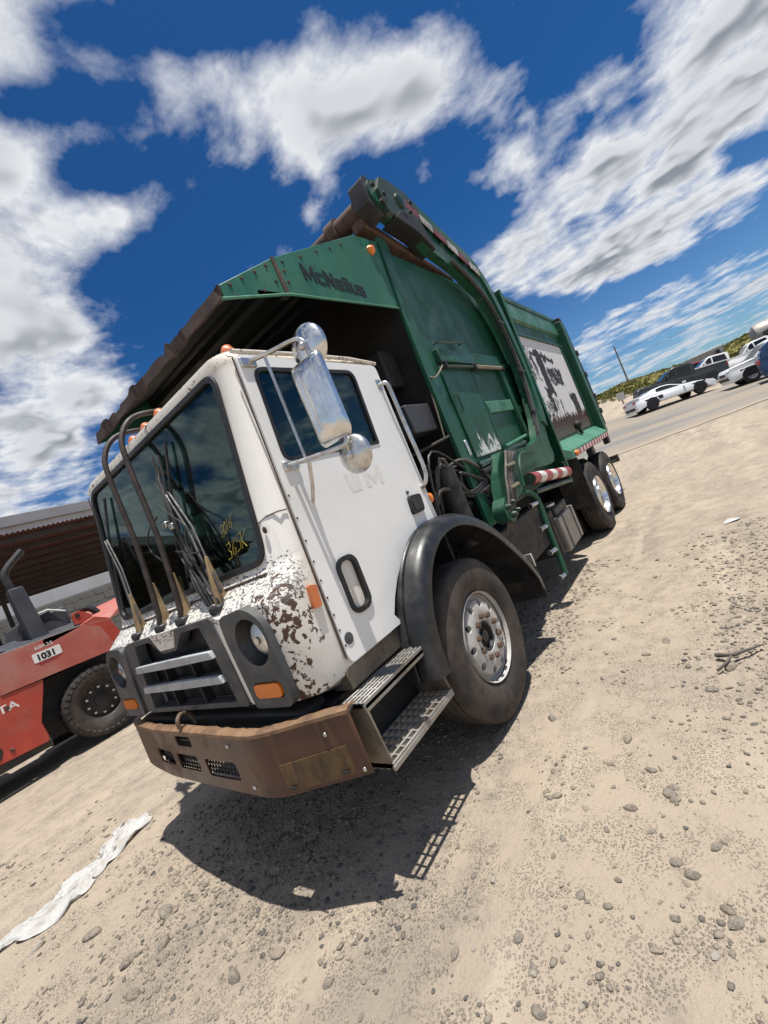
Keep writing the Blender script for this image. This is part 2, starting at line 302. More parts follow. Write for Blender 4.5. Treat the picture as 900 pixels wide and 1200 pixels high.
def green(name, c1, c2, scratch=0.0, white_scrape=False, rough=0.42, rustamt=0.0):
    M, N, b, co, out = newmat(name); t = N.t
    base = N.mix(N.rng(N.noise(co, 0.9, 6, 0.62), 0.35, 0.68), c1, c2)
    st = N.rng(N.noise(N.mapping(co, scale=(6, 6, 0.7)), 1.6, 5, 0.6), 0.52, 0.75)
    base = N.mix(N.math('MULTIPLY', st, 0.35), base, (c2[0] * 1.5 + 0.01, c2[1] * 1.25 + 0.01, c2[2] * 1.4 + 0.01))
    dark = N.rng(N.noise(N.mapping(co, scale=(1, 1, .6)), 3.6, 8, 0.74), 0.54, 0.68)
    base = N.mix(N.math('MULTIPLY', dark, 0.7), base, (0.010, 0.022, 0.016))
    scr = N.math('MULTIPLY', N.rng(N.noise(N.mapping(co, scale=(3, 3, 30)), 1.0, 3), 0.66, 0.70), N.rng(N.noise(co, 1.7, 3), 0.5, 0.6))
    base = N.mix(N.math('MULTIPLY', scr, 0.5), base, (0.16, 0.22, 0.19))
    rust = N.rng(N.math('ADD', N.noise(co, 13, 6, 0.72), rustamt), 0.685, 0.70)
    base = N.mix(rust, base, N.mix(N.noise(co, 30, 2), (0.05, 0.025, 0.018), (0.16, 0.09, 0.06)))
    if white_scrape:
        sep = N.n('ShaderNodeSeparateXYZ'); t.links.new(co, sep.inputs[0])
        ny = N.noise(N.mapping(co, scale=(1, 9, 0.6)), 1.6, 4, 0.7)
        reg = N.math('MULTIPLY', N.rng(N.math('ABSOLUTE', N.math('SUBTRACT', sep.outputs[1], 3.12)), 0.25, 0.55, 1, 0), N.rng(N.math('SUBTRACT', sep.outputs[2], N.math('MULTIPLY', ny, 0.75)), 1.46, 1.50, 1, 0))
        base = N.mix(N.math('MULTIPLY', reg, N.rng(N.noise(co, 9, 5, 0.7), 0.40, 0.5)), base, (0.66, 0.66, 0.63))
    t.links.new(base, b.inputs['Base Color'])
    t.links.new(N.rng(N.noise(co, 3, 5), 0.3, 0.7, rough - 0.1, rough + 0.2), b.inputs['Roughness'])
    bp2 = N.n('ShaderNodeBump', i_Strength=0.30, i_Distance=0.03); t.links.new(N.math('ADD', N.noise(co, 1.9, 3), N.math('MULTIPLY', N.noise(co, 9, 4), 0.12)), bp2.inputs['Height']); t.links.new(bp2.outputs[0], b.inputs['Normal'])
green('green_body', (0.0045, 0.060, 0.031), (0.009, 0.084, 0.044))
green('green_scraped', (0.0045, 0.060, 0.031), (0.009, 0.084, 0.044), white_scrape=True)
green('green_canopy', (0.015, 0.105, 0.060), (0.030, 0.140, 0.085), rustamt=0.035)
green('green_faded', (0.040, 0.165, 0.100), (0.075, 0.215, 0.140), rough=0.55)
green('green_worn_dark', (0.010, 0.030, 0.021), (0.024, 0.050, 0.036), rustamt=0.05)

def graphic():
    M, N, b, co, out = newmat('body_graphic'); t = N.t
    sep = N.n('ShaderNodeSeparateXYZ'); t.links.new(co, sep.inputs[0]); Y, Z = sep.outputs[1], sep.outputs[2]
    wn = N.noise(co, 3.2, 5, 0.65, out=1); w2 = N.n('ShaderNodeSeparateXYZ'); t.links.new(wn, w2.inputs[0])
    Yw = N.math('ADD', Y, N.math('MULTIPLY', N.math('SUBTRACT', w2.outputs[1], 0.5), 0.55)); Zw = N.math('ADD', Z, N.math('MULTIPLY', N.math('SUBTRACT', w2.outputs[2], 0.5), 0.40))
    def blk(y0, y1, z0, z1, w, e=0.05):
        m1 = N.math('MULTIPLY', N.rng(Yw, y0 - e, y0 + e), N.rng(Yw, y1 - e, y1 + e, 1, 0)); m2 = N.math('MULTIPLY', N.rng(Zw, z0 - e, z0 + e), N.rng(Zw, z1 - e, z1 + e, 1, 0))
        return N.math('MULTIPLY', N.math('MULTIPLY', m1, m2), w)
    acc = None
    for args in ((5.3, 6.25, 2.55, 3.25, .52), (6.1, 6.95, 2.98, 3.12, .62), (6.35, 6.75, 2.3, 3.15, .75), (6.75, 7.55, 2.90, 3.05, .60), (6.75, 7.75, 2.46, 2.86, .58), (6.2, 6.5, 2.0, 2.5, .70), (5.3, 7.0, 1.9, 2.28, .50), (7.72, 8.3, 1.85, 2.34, .62)):
        q = blk(*args); acc = q if acc is None else N.math('MAXIMUM', acc, q)
    tex = N.math('ADD', N.math('MULTIPLY', N.noise(N.mapping(co, scale=(1, 12, 2.2)), 1.6, 6, 0.72), 0.62), N.math('MULTIPLY', N.noise(N.mapping(co, scale=(1, 3, 9)), 1.5, 5, 0.7), 0.38))
    blkm = N.rng(N.math('ADD', tex, N.math('SUBTRACT', acc, 0.5)), 0.50, 0.535)
    col = N.mix(blkm, (0.60, 0.59, 0.60), N.mix(N.noise(co, 14, 4), (0.010, 0.010, 0.011), (0.05, 0.045, 0.045)))
    bn = N.rng(N.math('ADD', Z, N.math('MULTIPLY', N.noise(N.mapping(co, scale=(1, 9, 1)), 1.5, 5), 0.45)), 2.14, 2.18, 1, 0)
    brown = N.mix(N.rng(N.noise(N.mapping(co, scale=(1, 1.2, 3)), 9, 6, 0.75), .4, .62), (0.018, 0.011, 0.010), (0.105, 0.045, 0.035))
    col = N.mix(bn, col, brown)
    dn = N.rng(Z, 1.62, 1.86, 1, 0)
    col = N.mix(N.math('MULTIPLY', dn, 0.6), col, (0.11, 0.13, 0.10))
    t.links.new(col, b.inputs['Base Color']); b.inputs['Roughness'].default_value = 0.6
graphic(); MATS['body_graphic'].node_tree.nodes['Principled BSDF'].inputs['Specular IOR Level'].default_value = 0.2

def ground_mat():
    M, N, b, co, out = newmat('dirt_ground'); t = N.t
    st = N.mapping(co, scale=(1.0, 0.22, 1.0))
    n1 = N.noise(st, 1.3, 7, 0.62); n2 = N.noise(co, 0.5, 6, 0.6); n3 = N.noise(co, 9, 6, 0.7); n4 = N.noise(co, 55, 4, 0.75)
    c = N.mix(N.rng(n2, 0.35, 0.68), (0.400, 0.328, 0.250), (0.345, 0.288, 0.226))
    grav = N.rng(N.math('ADD', N.math('MULTIPLY', n1, 0.65), N.math('MULTIPLY', n3, 0.35)), 0.50, 0.60)
    c = N.mix(N.math('MULTIPLY', grav, 0.62), c, (0.245, 0.208, 0.172))
    sp = N.rng(n4, 0.62, 0.72)
    c = N.mix(N.math('MULTIPLY', sp, 0.45), c, (0.11, 0.094, 0.083))
    v = N.n('ShaderNodeTexVoronoi', i_Scale=95.0); t.links.new(co, v.inputs[0])
    pm = N.math('MULTIPLY', N.rng(v.outputs['Distance'], 0.28, 0.42, 1, 0), N.rng(N.noise(co, 5, 5, 0.7), 0.42, 0.62))
    pc = N.mix(N.rng(v.outputs['Color'], 0.2, 0.8) if False else N.noise(co, 140, 1), (0.085, 0.078, 0.073), (0.31, 0.275, 0.235))
    c = N.mix(N.math('MULTIPLY', pm, 0.55), c, pc)
    lt = N.rng(N.noise(N.mapping(co, scale=(1.4, 0.4, 1)), 2.4, 6, 0.68), 0.56, 0.70)
    c = N.mix(N.math('MULTIPLY', lt, 0.4), c, (0.47, 0.395, 0.30))
    sp3 = N.n('ShaderNodeSeparateXYZ'); t.links.new(co, sp3.inputs[0]); xw = N.math('ADD', sp3.outputs[0], N.math('MULTIPLY', N.math('SUBTRACT', N.noise(co, 1.1, 4), 0.5), 0.25))
    tr = None
    for cx, w_ in ((1.66, .05), (2.42, .16), (-0.80, .14), (-1.95, .18), (3.2, .2), (-3.1, .25)):
        g = N.rng(N.math('ABSOLUTE', N.math('SUBTRACT', xw, cx)), w_ * .4, w_ * 1.5, 1, 0); tr = g if tr is None else N.math('MAXIMUM', tr, g)
    tr = N.math('MULTIPLY', tr, N.rng(N.noise(N.mapping(co, scale=(1, .5, 1)), 1.9, 5, .65), 0.45, 0.62))
    c = N.mix(N.math('MULTIPLY', tr, 0.55), c, (0.46, 0.39, 0.305))
    ol = N.rng(N.noise(N.mapping(co, loc=(3.3, 7.1, 0)), 0.55, 6, .7), 0.64, 0.74); c = N.mix(N.math('MULTIPLY', ol, 0.15), c, (0.15, 0.125, 0.105))
    t.links.new(c, b.inputs['Base Color']); b.inputs['Roughness'].default_value = 0.95; b.inputs['Specular IOR Level'].default_value = 0.15
    h = N.math('ADD', N.math('MULTIPLY', n4, 0.5), N.math('MULTIPLY', pm, 0.6)); h = N.math('ADD', h, N.math('MULTIPLY', N.noise(co, 18, 6, 0.7), 1.4))
    bp = N.n('ShaderNodeBump', i_Strength=0.9, i_Distance=0.016); t.links.new(h, bp.inputs['Height']); t.links.new(bp.outputs[0], b.inputs['Normal'])
ground_mat()
def asphalt_mat():
    M, N, b, co, out = newmat('old_asphalt'); t = N.t
    st = N.mapping(co, scale=(0.25, 1.0, 1.0))
    c = N.mix(N.rng(N.noise(st, 0.8, 7, 0.65), 0.35, 0.66), (0.15, 0.14, 0.13), (0.21, 0.195, 0.175))
    dirt = N.rng(N.noise(st, 0.35, 6, 0.65), 0.44, 0.62)
    c = N.mix(N.math('MULTIPLY', dirt, 0.8), c, (0.285, 0.232, 0.17))
    fd = N.n('ShaderNodeAttribute', attribute_name='edge'); dirt2 = N.rng(N.math('ADD', fd.outputs['Fac'], N.math('MULTIPLY', N.math('SUBTRACT', N.noise(st, 0.7, 7, 0.7), 0.5), 1.5)), 0.05, 0.42, 1, 0)
    c = N.mix(dirt2, c, N.mix(N.noise(co, 3, 5), (0.38, 0.312, 0.235), (0.30, 0.252, 0.20)))
    dk = N.rng(N.noise(N.mapping(co, scale=(0.12, 1.4, 1)), 0.9, 4), 0.62, 0.70)
    c = N.mix(N.math('MULTIPLY', dk, 0.55), c, (0.075, 0.07, 0.067))
    t.links.new(c, b.inputs['Base Color']); b.inputs['Roughness'].default_value = 0.9
asphalt_mat()
def stone_mat(name, a, bb):
    M, N, b, co, out = newmat(name); t = N.t
    c = N.mix(N.noise(co, 3.0, 6, 0.65), a, bb)
    inf = N.n('ShaderNodeObjectInfo'); gn = N.n('ShaderNodeNewGeometry'); sg_ = N.n('ShaderNodeSeparateXYZ'); t.links.new(co, sg_.inputs[0])
    c = N.mix(N.math('MULTIPLY', inf.outputs['Random'], 0.4), c, (0.22, 0.185, 0.15))
    c = N.mix(N.math('MULTIPLY', N.rng(N.noise(co, 1.6, 6, 0.7), 0.36, 0.60), 0.85), c, (0.335, 0.28, 0.215))
    t.links.new(c, b.inputs['Base Color']); b.inputs['Roughness'].default_value = 0.85
    bp = N.n('ShaderNodeBump', i_Strength=0.5, i_Distance=0.05); t.links.new(N.noise(co, 5, 6, 0.7), bp.inputs['Height']); t.links.new(bp.outputs[0], b.inputs['Normal'])
stone_mat('stone_grey', (0.115, 0.108, 0.098), (0.185, 0.168, 0.145)); stone_mat('stone_tan', (0.25, 0.20, 0.145), (0.33, 0.28, 0.215)); stone_mat('stone_purple', (0.12, 0.092, 0.082), (0.185, 0.145, 0.122)); stone_mat('stone_pale', (0.38, 0.35, 0.31), (0.46, 0.43, 0.38))
def gravel_mat():
    M, N, b, co, out = newmat('gravel_mix'); t = N.t
    at = N.n('ShaderNodeAttribute', attribute_name='tone')
    c = N.mix(at.outputs['Fac'], (0.088, 0.080, 0.074), (0.30, 0.25, 0.19))
    t.links.new(c, b.inputs['Base Color']); b.inputs['Roughness'].default_value = 0.9
gravel_mat()

# ------------------------------------------------------------------ mesh helpers
WL = {}
class MB:
    """collects geometry for ONE mesh object"""
    def __init__(s): s.v = []; s.f = []; s.mi = []; s.cur = 0
    def add(s, vs, fs):
        o = len(s.v); s.v += [tuple(p) for p in vs]; s.f += [tuple(i + o for i in f) for f in fs]; s.mi += [s.cur] * len(fs); return s
    def box(s, x0, x1, y0, y1, z0, z1):
        return s.add([(x0, y0, z0), (x1, y0, z0), (x1, y1, z0), (x0, y1, z0), (x0, y0, z1), (x1, y0, z1), (x1, y1, z1), (x0, y1, z1)],
                     [(0, 3, 2, 1), (4, 5, 6, 7), (0, 1, 5, 4), (1, 2, 6, 5), (2, 3, 7, 6), (3, 0, 4, 7)])
    def hexa(s, p):  # eight points: bottom loop then top loop
        return s.add(p, [(0, 3, 2, 1), (4, 5, 6, 7), (0, 1, 5, 4), (1, 2, 6, 5), (2, 3, 7, 6), (3, 0, 4, 7)])
    def plate(s, outer, a, b, axis='x', holes=(), fa=None):
        """polygon with holes, extruded from a to b along axis. 2-D coords: x->(y,z)  y->(x,z)  z->(x,y). fa/fb(p) may offset the level"""
        loops = [list(outer)] + [list(h) for h in holes]
        tri = tessellate_polygon([[Vector((p[0], p[1], 0)) for p in l] for l in loops])
        flat = [p for l in loops for p in l]; n = len(flat)
        def P(p, k):
            if fa: k = k + fa(p)
            return (k, p[0], p[1]) if axis == 'x' else (p[0], k, p[1]) if axis == 'y' else (p[0], p[1], k)
        vs = [P(p, a) for p in flat] + [P(p, b) for p in flat]
        fs = [t for t in tri] + [tuple(i + n for i in reversed(t)) for t in tri]
        o = 0
        for l in loops:
            k = len(l)
            for i in range(k): fs.append((o + i, o + (i + 1) % k, n + o + (i + 1) % k, n + o + i))
            o += k
        return s.add(vs, fs)
    def tube(s, path, r, n=8, closed=False):
        P = [Vector(p) for p in path]; rs = r if isinstance(r, (list, tuple)) else [r] * len(P)
        T = [(P[min(i + 1, len(P) - 1)] - P[max(i - 1, 0)]).normalized() for i in range(len(P))]
        a = Vector((0, 0, 1)) if abs(T[0].z) < 0.9 else Vector((1, 0, 0)); nx = T[0].cross(a).normalized()
        vs = []; fs = []
        for i in range(len(P)):
            nx = (nx - T[i] * nx.dot(T[i])).normalized(); ny = T[i].cross(nx)
            for k in range(n):
                an = 2 * math.pi * k / n; vs.append(P[i] + (nx * math.cos(an) + ny * math.sin(an)) * rs[i])
        for i in range(len(P) - 1):
            for k in range(n): fs.append((i * n + k, i * n + (k + 1) % n, (i + 1) * n + (k + 1) % n, (i + 1) * n + k))
        fs.append(tuple(range(n))[::-1]); fs.append(tuple((len(P) - 1) * n + k for k in range(n)))
        return s.add(vs, fs)
    def lathe(s, prof, c, axis='x', n=48, closed=True, sx=1):
        """prof: (along, radius) closed loop"""
        vs = []; fs = []; k = len(prof)
        for j in range(n):
            an = 2 * math.pi * j / n; ca, sa = math.cos(an), math.sin(an)
            for (a, r) in prof:
                a *= sx
                vs.append((c[0] + a, c[1] + r * ca, c[2] + r * sa) if axis == 'x' else (c[0] + r * ca, c[1] + a, c[2] + r * sa) if axis == 'y' else (c[0] + r * ca, c[1] + r * sa, c[2] + a))
        for j in range(n):
            j2 = (j + 1) % n
            for i in range(k if closed else k - 1):
                i2 = (i + 1) % k; fs.append((j * k + i, j * k + i2, j2 * k + i2, j2 * k + i))
        return s.add(vs, fs)
    def cyl(s, p0, p1, r, n=16): return s.tube([p0, p1], r, n)
    def ball(s, c, r, n=10, m=7, sc=(1, 1, 1)):
        vs = [(c[0], c[1], c[2] + r * sc[2])]; fs = []
        for i in range(1, m):
            th = math.pi * i / m
            for k in range(n):
                ph = 2 * math.pi * k / n; vs.append((c[0] + r * sc[0] * math.sin(th) * math.cos(ph), c[1] + r * sc[1] * math.sin(th) * math.sin(ph), c[2] + r * sc[2] * math.cos(th)))
        vs.append((c[0], c[1], c[2] - r * sc[2])); L = len(vs) - 1
        for k in range(n): fs.append((0, 1 + k, 1 + (k + 1) % n)); fs.append((L, L - n + (k + 1) % n, L - n + k))
        for i in range(m - 2):
            for k in range(n): a = 1 + i * n + k; b_ = 1 + i * n + (k + 1) % n; fs.append((a, a + n, b_ + n, b_))
        return s.add(vs, fs)
    def build(s, name, mat, parent=None, loc=(0, 0, 0), bevel=0.0, seg=2, smooth=40, recalc=True):
        me = bpy.data.meshes.new(name); me.from_pydata(s.v, [], s.f); 
        mats = mat if isinstance(mat, (list, tuple)) else [mat]
        for mm in mats: me.materials.append(MATS[mm])
        if len(mats) > 1: me.polygons.foreach_set('material_index', s.mi)
        if recalc:
            bm = bmesh.new(); bm.from_mesh(me); bmesh.ops.recalc_face_normals(bm, faces=bm.faces); bm.to_mesh(me); bm.free()
        if smooth:
            me.polygons.foreach_set('use_smooth', [True] * len(me.polygons)); me.set_sharp_from_angle(angle=R_(smooth))
        me.update()
        return link(name, me, parent, loc, bevel, seg)
def link(name, me, parent=None, loc=(0, 0, 0), bevel=0.0, seg=2):
    o = bpy.data.objects.new(name, me); COL.objects.link(o); WL[o] = Vector(loc)
    if parent is not None: o.parent = parent; o.location = Vector(loc) - WL[parent]
    else: o.location = loc
    if bevel:
        b = o.modifiers.new('bevel', 'BEVEL'); b.width = bevel; b.segments = seg; b.limit_method = 'ANGLE'; b.angle_limit = R_(38)
    return o
def thing(name, label, cat, loc=(0, 0, 0), rotz=0.0, group=None, local=False):
    o = bpy.data.objects.new(name, None); COL.objects.link(o); o.location = loc; o.rotation_euler = (0, 0, rotz); o.empty_display_size = 0.3
    WL[o] = Vector((0, 0, 0)) if local else Vector(loc)
    return tag(o, label, cat, group)
def tag(o, label, cat, group=None):
    o['label'] = label; o['category'] = cat
    if group: o['group'] = group
    return o
def struct(o): o['kind'] = 'structure'; return o
def copies(o, name, locs, parent):
    """linked copies of a part at other world offsets"""
    for l in locs:
        c = o.copy(); COL.objects.link(c); c.name = name; c.parent = parent; WL[c] = Vector(l); c.location = Vector(l) - WL[parent]
def rrect(u0, u1, v0, v1, r, n=5):
    pts = []
    for (cu, cv, a0) in ((u1 - r, v1 - r, 0), (u0 + r, v1 - r, 90), (u0 + r, v0 + r, 180), (u1 - r, v0 + r, 270)):
        for i in range(n + 1): a = R_(a0 + 90 * i / n); pts.append((cu + r * math.cos(a), cv + r * math.sin(a)))
    return pts
def rpoly(pts, r, n=4):
    """round the corners of a polygon; r number or list"""
    out = []; k = len(pts)
    for i in range(k):
        p = Vector((pts[i][0], pts[i][1])); a = Vector(pts[i - 1][:2]) - p; b = Vector(pts[(i + 1) % k][:2]) - p
        rr = r[i] if isinstance(r, (list, tuple)) else r
        rr = min(rr, a.length * 0.45, b.length * 0.45)
        if rr <= 1e-5: out.append((p.x, p.y)); continue
        a = p + a.normalized() * rr; b = p + b.normalized() * rr
        for j in range(n + 1):
            t = j / n; q = a * (1 - t) ** 2 + p * 2 * t * (1 - t) + b * t * t; out.append((q.x, q.y))
    return out
def offset(poly, d):
    c = Vector((sum(p[0] for p in poly) / len(poly), sum(p[1] for p in poly) / len(poly))); out = []
    k = len(poly); ar = sum(poly[i][0] * poly[(i + 1) % k][1] - poly[(i + 1) % k][0] * poly[i][1] for i in range(k)); sg = 1 if ar > 0 else -1
    for i in range(k):
        a = Vector(poly[i]) - Vector(poly[i - 1]); b = Vector(poly[(i + 1) % k]) - Vector(poly[i])
        if a.length < 1e-6: a = b
        if b.length < 1e-6: b = a
        na = Vector((a.y, -a.x)).normalized() * sg; nb = Vector((b.y, -b.x)).normalized() * sg
        m_ = (na + nb); m_ = m_.normalized() if m_.length > 1e-6 else na
        cs = max(0.5, m_.dot(na)); out.append((poly[i][0] + m_.x * d / cs, poly[i][1] + m_.y * d / cs))
    return out
def spline(pts, n=6):
    P = [Vector(p) for p in pts]; P = [P[0] * 2 - P[1]] + P + [P[-1] * 2 - P[-2]]; out = []
    for i in range(1, len(P) - 2):
        for j in range(n):
            t = j / n; out.append(0.5 * ((2 * P[i]) + (-P[i - 1] + P[i + 1]) * t + (2 * P[i - 1] - 5 * P[i] + 4 * P[i + 1] - P[i + 2]) * t * t + (-P[i - 1] + 3 * P[i] - 3 * P[i + 1] + P[i + 2]) * t ** 3))
    out.append(P[-2]); return out
def boolean(o, cutters):
    for c in cutters:
        md = o.modifiers.new('cut', 'BOOLEAN'); md.operation = 'DIFFERENCE'; md.object = c; md.solver = 'EXACT'
    dg = bpy.context.evaluated_depsgraph_get(); dg.update()
    me = bpy.data.meshes.new_from_object(o.evaluated_get(dg)); old = o.data; o.modifiers.clear(); o.data = me
    for c in cutters:
        d_ = c.data; bpy.data.objects.remove(c); bpy.data.meshes.remove(d_)
    me.polygons.foreach_set('use_smooth', [True] * len(me.polygons)); me.set_sharp_from_angle(angle=R_(35))
    return o
def text(name, body, size, mat, parent, origin, xdir, ydir, extrude=0.002, weight=0.0, shear=0.0, align='LEFT', squash=1.0, track=1.0):
    cu = bpy.data.curves.new(name, 'FONT'); cu.body = body; cu.size = size; cu.extrude = extrude; cu.offset = weight; cu.shear = shear; cu.align_x = align; cu.space_character = track
    to = bpy.data.objects.new(name, cu); COL.objects.link(to); dg = bpy.context.evaluated_depsgraph_get(); dg.update()
    me = bpy.data.meshes.new_from_object(to.evaluated_get(dg)); bpy.data.objects.remove(to); bpy.data.curves.remove(cu)
    X = Vector(xdir).normalized() * squash; Y = Vector(ydir).normalized(); Zv = X.cross(Y).normalized(); O = Vector(origin)
    for v in me.vertices: c = v.co.copy(); v.co = O + X * c.x + Y * c.y + Zv * c.z
    me.materials.clear(); me.materials.append(MATS[mat]); me.name = name
    return link(name, me, parent)

GLY = {'M': [('q', (0, 0), (.22, 0), (.22, 1), (0, 1)), ('q', (.78, 0), (1, 0), (1, 1), (.78, 1)), ('q', (.22, 1), (.22, .62), (.5, .05), (.5, .42)), ('q', (.5, .42), (.5, .05), (.78, .62), (.78, 1))],
       'N': [('q', (0, 0), (.24, 0), (.24, 1), (0, 1)), ('q', (.62, 0), (.86, 0), (.86, 1), (.62, 1)), ('q', (.24, 1), (.24, .60), (.62, 0), (.62, .40))],
       'c': [('q', (0, 0), (.2, 0), (.2, .74), (0, .74)), ('q', (.2, 0), (.62, 0), (.62, .17), (.2, .17)), ('q', (.2, .57), (.62, .57), (.62, .74), (.2, .74))],
       'e': [('q', (0, 0), (.2, 0), (.2, .74), (0, .74)), ('q', (.2, 0), (.66, 0), (.66, .15), (.2, .15)), ('q', (.2, .59), (.66, .59), (.66, .74), (.2, .74)), ('q', (.2, .29), (.66, .29), (.66, .43), (.2, .43)), ('q', (.47, .43), (.66, .43), (.66, .59), (.47, .59))],
       'i': [('q', (0, 0), (.22, 0), (.22, .74), (0, .74)), ('q', (0, .84), (.22, .84), (.22, 1), (0, 1))], 'l': [('q', (0, 0), (.22, 0), (.22, 1), (0, 1))],
       'u': [('q', (0, 0), (.2, 0), (.2, .74), (0, .74)), ('q', (.46, 0), (.66, 0), (.66, .74), (.46, .74)), ('q', (.2, 0), (.46, 0), (.46, .17), (.2, .17))],
       's': [('q', (0, 0), (.64, 0), (.64, .16), (0, .16)), ('q', (0, .29), (.64, .29), (.64, .45), (0, .45)), ('q', (0, .58), (.64, .58), (.64, .74), (0, .74)), ('q', (.45, .16), (.64, .16), (.64, .29), (.45, .29)), ('q', (0, .45), (.19, .45), (.19, .58), (0, .58))],
       'W': [('q', (.0, 1), (.12, 0), (.30, 0), (.18, 1)), ('q', (.36, 1), (.30, 0), (.46, 0), (.52, 1)), ('q', (.58, 1), (.46, 0), (.64, 0), (.78, 1))]}
ADV = {'M': 1.12, 'N': .98, 'c': .73, 'e': .78, 'i': .33, 'l': .33, 'u': .78, 's': .72, 'W': .95}
def block_text(name, word, h, mat, parent, org, slope=0.0, wid=1.0, d=0.003):
    """flat block letters on a side wall facing +x: reads along +y"""
    b = MB(); u = 0
    for ch in word:
        for g in GLY[ch]:
            q = [(org[1] + (u + p[0]) * h * wid, org[2] + p[1] * h + (u + p[0]) * h * wid * slope) for p in g[1:]]
            b.plate(q, org[0], org[0] + d, 'x')
        u += ADV[ch]
    return b.build(name, mat, parent, smooth=0)

# ================================================================== GARBAGE TRUCK
TL = (0.0, 4.0, 0.0)
truck = thing('garbage_truck', 'white cab and green body front loading garbage truck with rusty brown bumper', 'garbage truck', TL)
T = truck
XD = 1.10
# ---- cab shell
def contour(z):
    lv = [(0.90, 1.00, -0.05, .22), (0.95, 1.075, -0.155, .16), (1.05, 1.095, -0.175, .14), (1.38, 1.10, -0.175, .14), (1.44, 1.10, -0.165, .14), (1.49, 1.10, -0.115, .15), (1.56, 1.10, -0.03, .15),
          (1.60, 1.10, -0.012, .15), (2.62, 1.10, 0.125, .12), (2.66, 1.085, 0.12, .13), (2.695, 1.05, 0.135, .14), (2.72, 0.96, 0.22, .2), (2.735, 0.80, 0.34, .2)]
    for i in range(len(lv) - 1):
        if lv[i][0] <= z <= lv[i + 1][0]:
            t = (z - lv[i][0]) / (lv[i + 1][0] - lv[i][0]); return [lv[i][k] + (lv[i + 1][k] - lv[i][k]) * t for k in (1, 2, 3)]
ZL = [0.90, 0.95, 1.05, 1.38, 1.44, 1.49, 1.56, 1.60, 2.62, 2.66, 2.695, 2.72, 2.735]
def ring(z, inset=0.0, zz=None):
    w, yf, r = contour(z); w -= inset; yf += inset; yb = 1.42 - inset - max(0, z - 2.66) * 1.2; pts = []
    rb = 0.05
    for k in range(5): a = R_(90 * k / 4); pts.append((w - rb + rb * math.cos(a), yb - rb + rb * math.sin(a)))
    for k in range(5): a = R_(90 + 90 * k / 4); pts.append((-w + rb + rb * math.cos(a), yb - rb + rb * math.sin(a)))
    ry = 0.12
    for k in range(8): a = R_(180 + 90 * k / 7); pts.append((-w + r + r * math.cos(a), yf + ry + ry * math.sin(a)))
    for k in range(8): a = R_(270 + 90 * k / 7); pts.append((w - r + r * math.cos(a), yf + ry + ry * math.sin(a)))
    return [(p[0], p[1], z if zz is None else zz) for p in pts]
def loft(rings, cap=True):
    b = MB(); n = len(rings[0]); vs = [p for r in rings for p in r]; fs = []
    for i in range(len(rings) - 1):
        for k in range(n): fs.append((i * n + k, i * n + (k + 1) % n, (i + 1) * n + (k + 1) % n, (i + 1) * n + k))
    if cap: fs.append(tuple(range(n))[::-1]); fs.append(tuple((len(rings) - 1) * n + k for k in range(n)))
    return b.add(vs, fs)
cab = loft([ring(z) for z in ZL]).build('cab', 'white_cab', T, smooth=35)
inner = loft([ring(0.99, .07)] + [ring(z, .07) for z in (1.05, 1.38, 1.44, 1.49, 1.56, 1.60, 2.62)] + [ring(2.655, .07)]).build('cut', 'white_cab')
# windshield plane: y = wy(z)
def wy(z): return -0.012 + (z - 1.60) * 0.137 / 1.02
WS = rpoly([(-0.945, 1.615), (0.945, 1.615), (0.955, 2.615), (-0.955, 2.615)], 0.10, 6)
c1 = MB().plate(WS, -0.35, 0.5, 'y').build('cut', 'white_cab')
SW = rpoly([(0.20, 2.045), (1.04, 2.045), (1.08, 2.56), (0.24, 2.56)], [0.06, 0.012, 0.07, 0.07], 5)
c2 = MB().plate(SW, -1.5, 1.5, 'x').build('cut', 'white_cab')
RW = rrect(-0.75, 0.75, 2.02, 2.50, 0.09)
c3 = MB().plate(RW, 1.2, 1.7, 'y').build('cut', 'white_cab')
ARCH = [(1.235 + 0.86 * math.cos(R_(a)), 0.55 + 0.86 * math.sin(R_(a))) for a in range(0, 361, 6)][:-1]
c4 = MB().plate(ARCH, 0.70, 1.5, 'x').build('cut', 'white_cab'); c5 = MB().plate(ARCH, -1.5, -0.70, 'x').build('cut', 'white_cab')
c6 = MB().box(-0.52, 0.53, -0.4, -0.06, 0.985, 1.43).build('cut', 'white_cab')
c7 = MB().tube([(0.86, -.4, 1.285), (0.86, -.06, 1.285)], .11, 20).build('cut', 'white_cab'); c8 = MB().tube([(-0.86, -.4, 1.285), (-0.86, -.06, 1.285)], .11, 20).build('cut', 'white_cab')
boolean(cab, [inner, c1, c2, c3, c4, c5, c6, c7, c8])
# drip rail along the roof side and front visor lip
for s in (1, -1):
    MB().tube([(s * 1.102, 0.16, 2.655), (s * 1.108, 0.6, 2.66), (s * 1.108, 1.1, 2.655), (s * 1.10, 1.41, 2.635)], 0.013, 8).build('drip_rail', 'white_cab', T)
# windshield gasket + glass
def wplate(poly, d0, d1, hole=None):
    return MB().plate(poly, d0, d1, 'y', holes=[hole] if hole else (), fa=lambda p: wy(p[1]))
wplate(offset(WS, 0.014), -0.014, 0.03, offset(WS, -0.020)).build('windshield_gasket', 'car_trim', T, bevel=0.006)
ws = wplate(offset(WS, -0.015), 0.004, 0.010).build('windshield', 'cab_glass', T, smooth=0)
MB().plate(offset(RW, 0.01), 1.385, 1.391, 'y').build('rear_window', 'rear_glass', T, smooth=0)
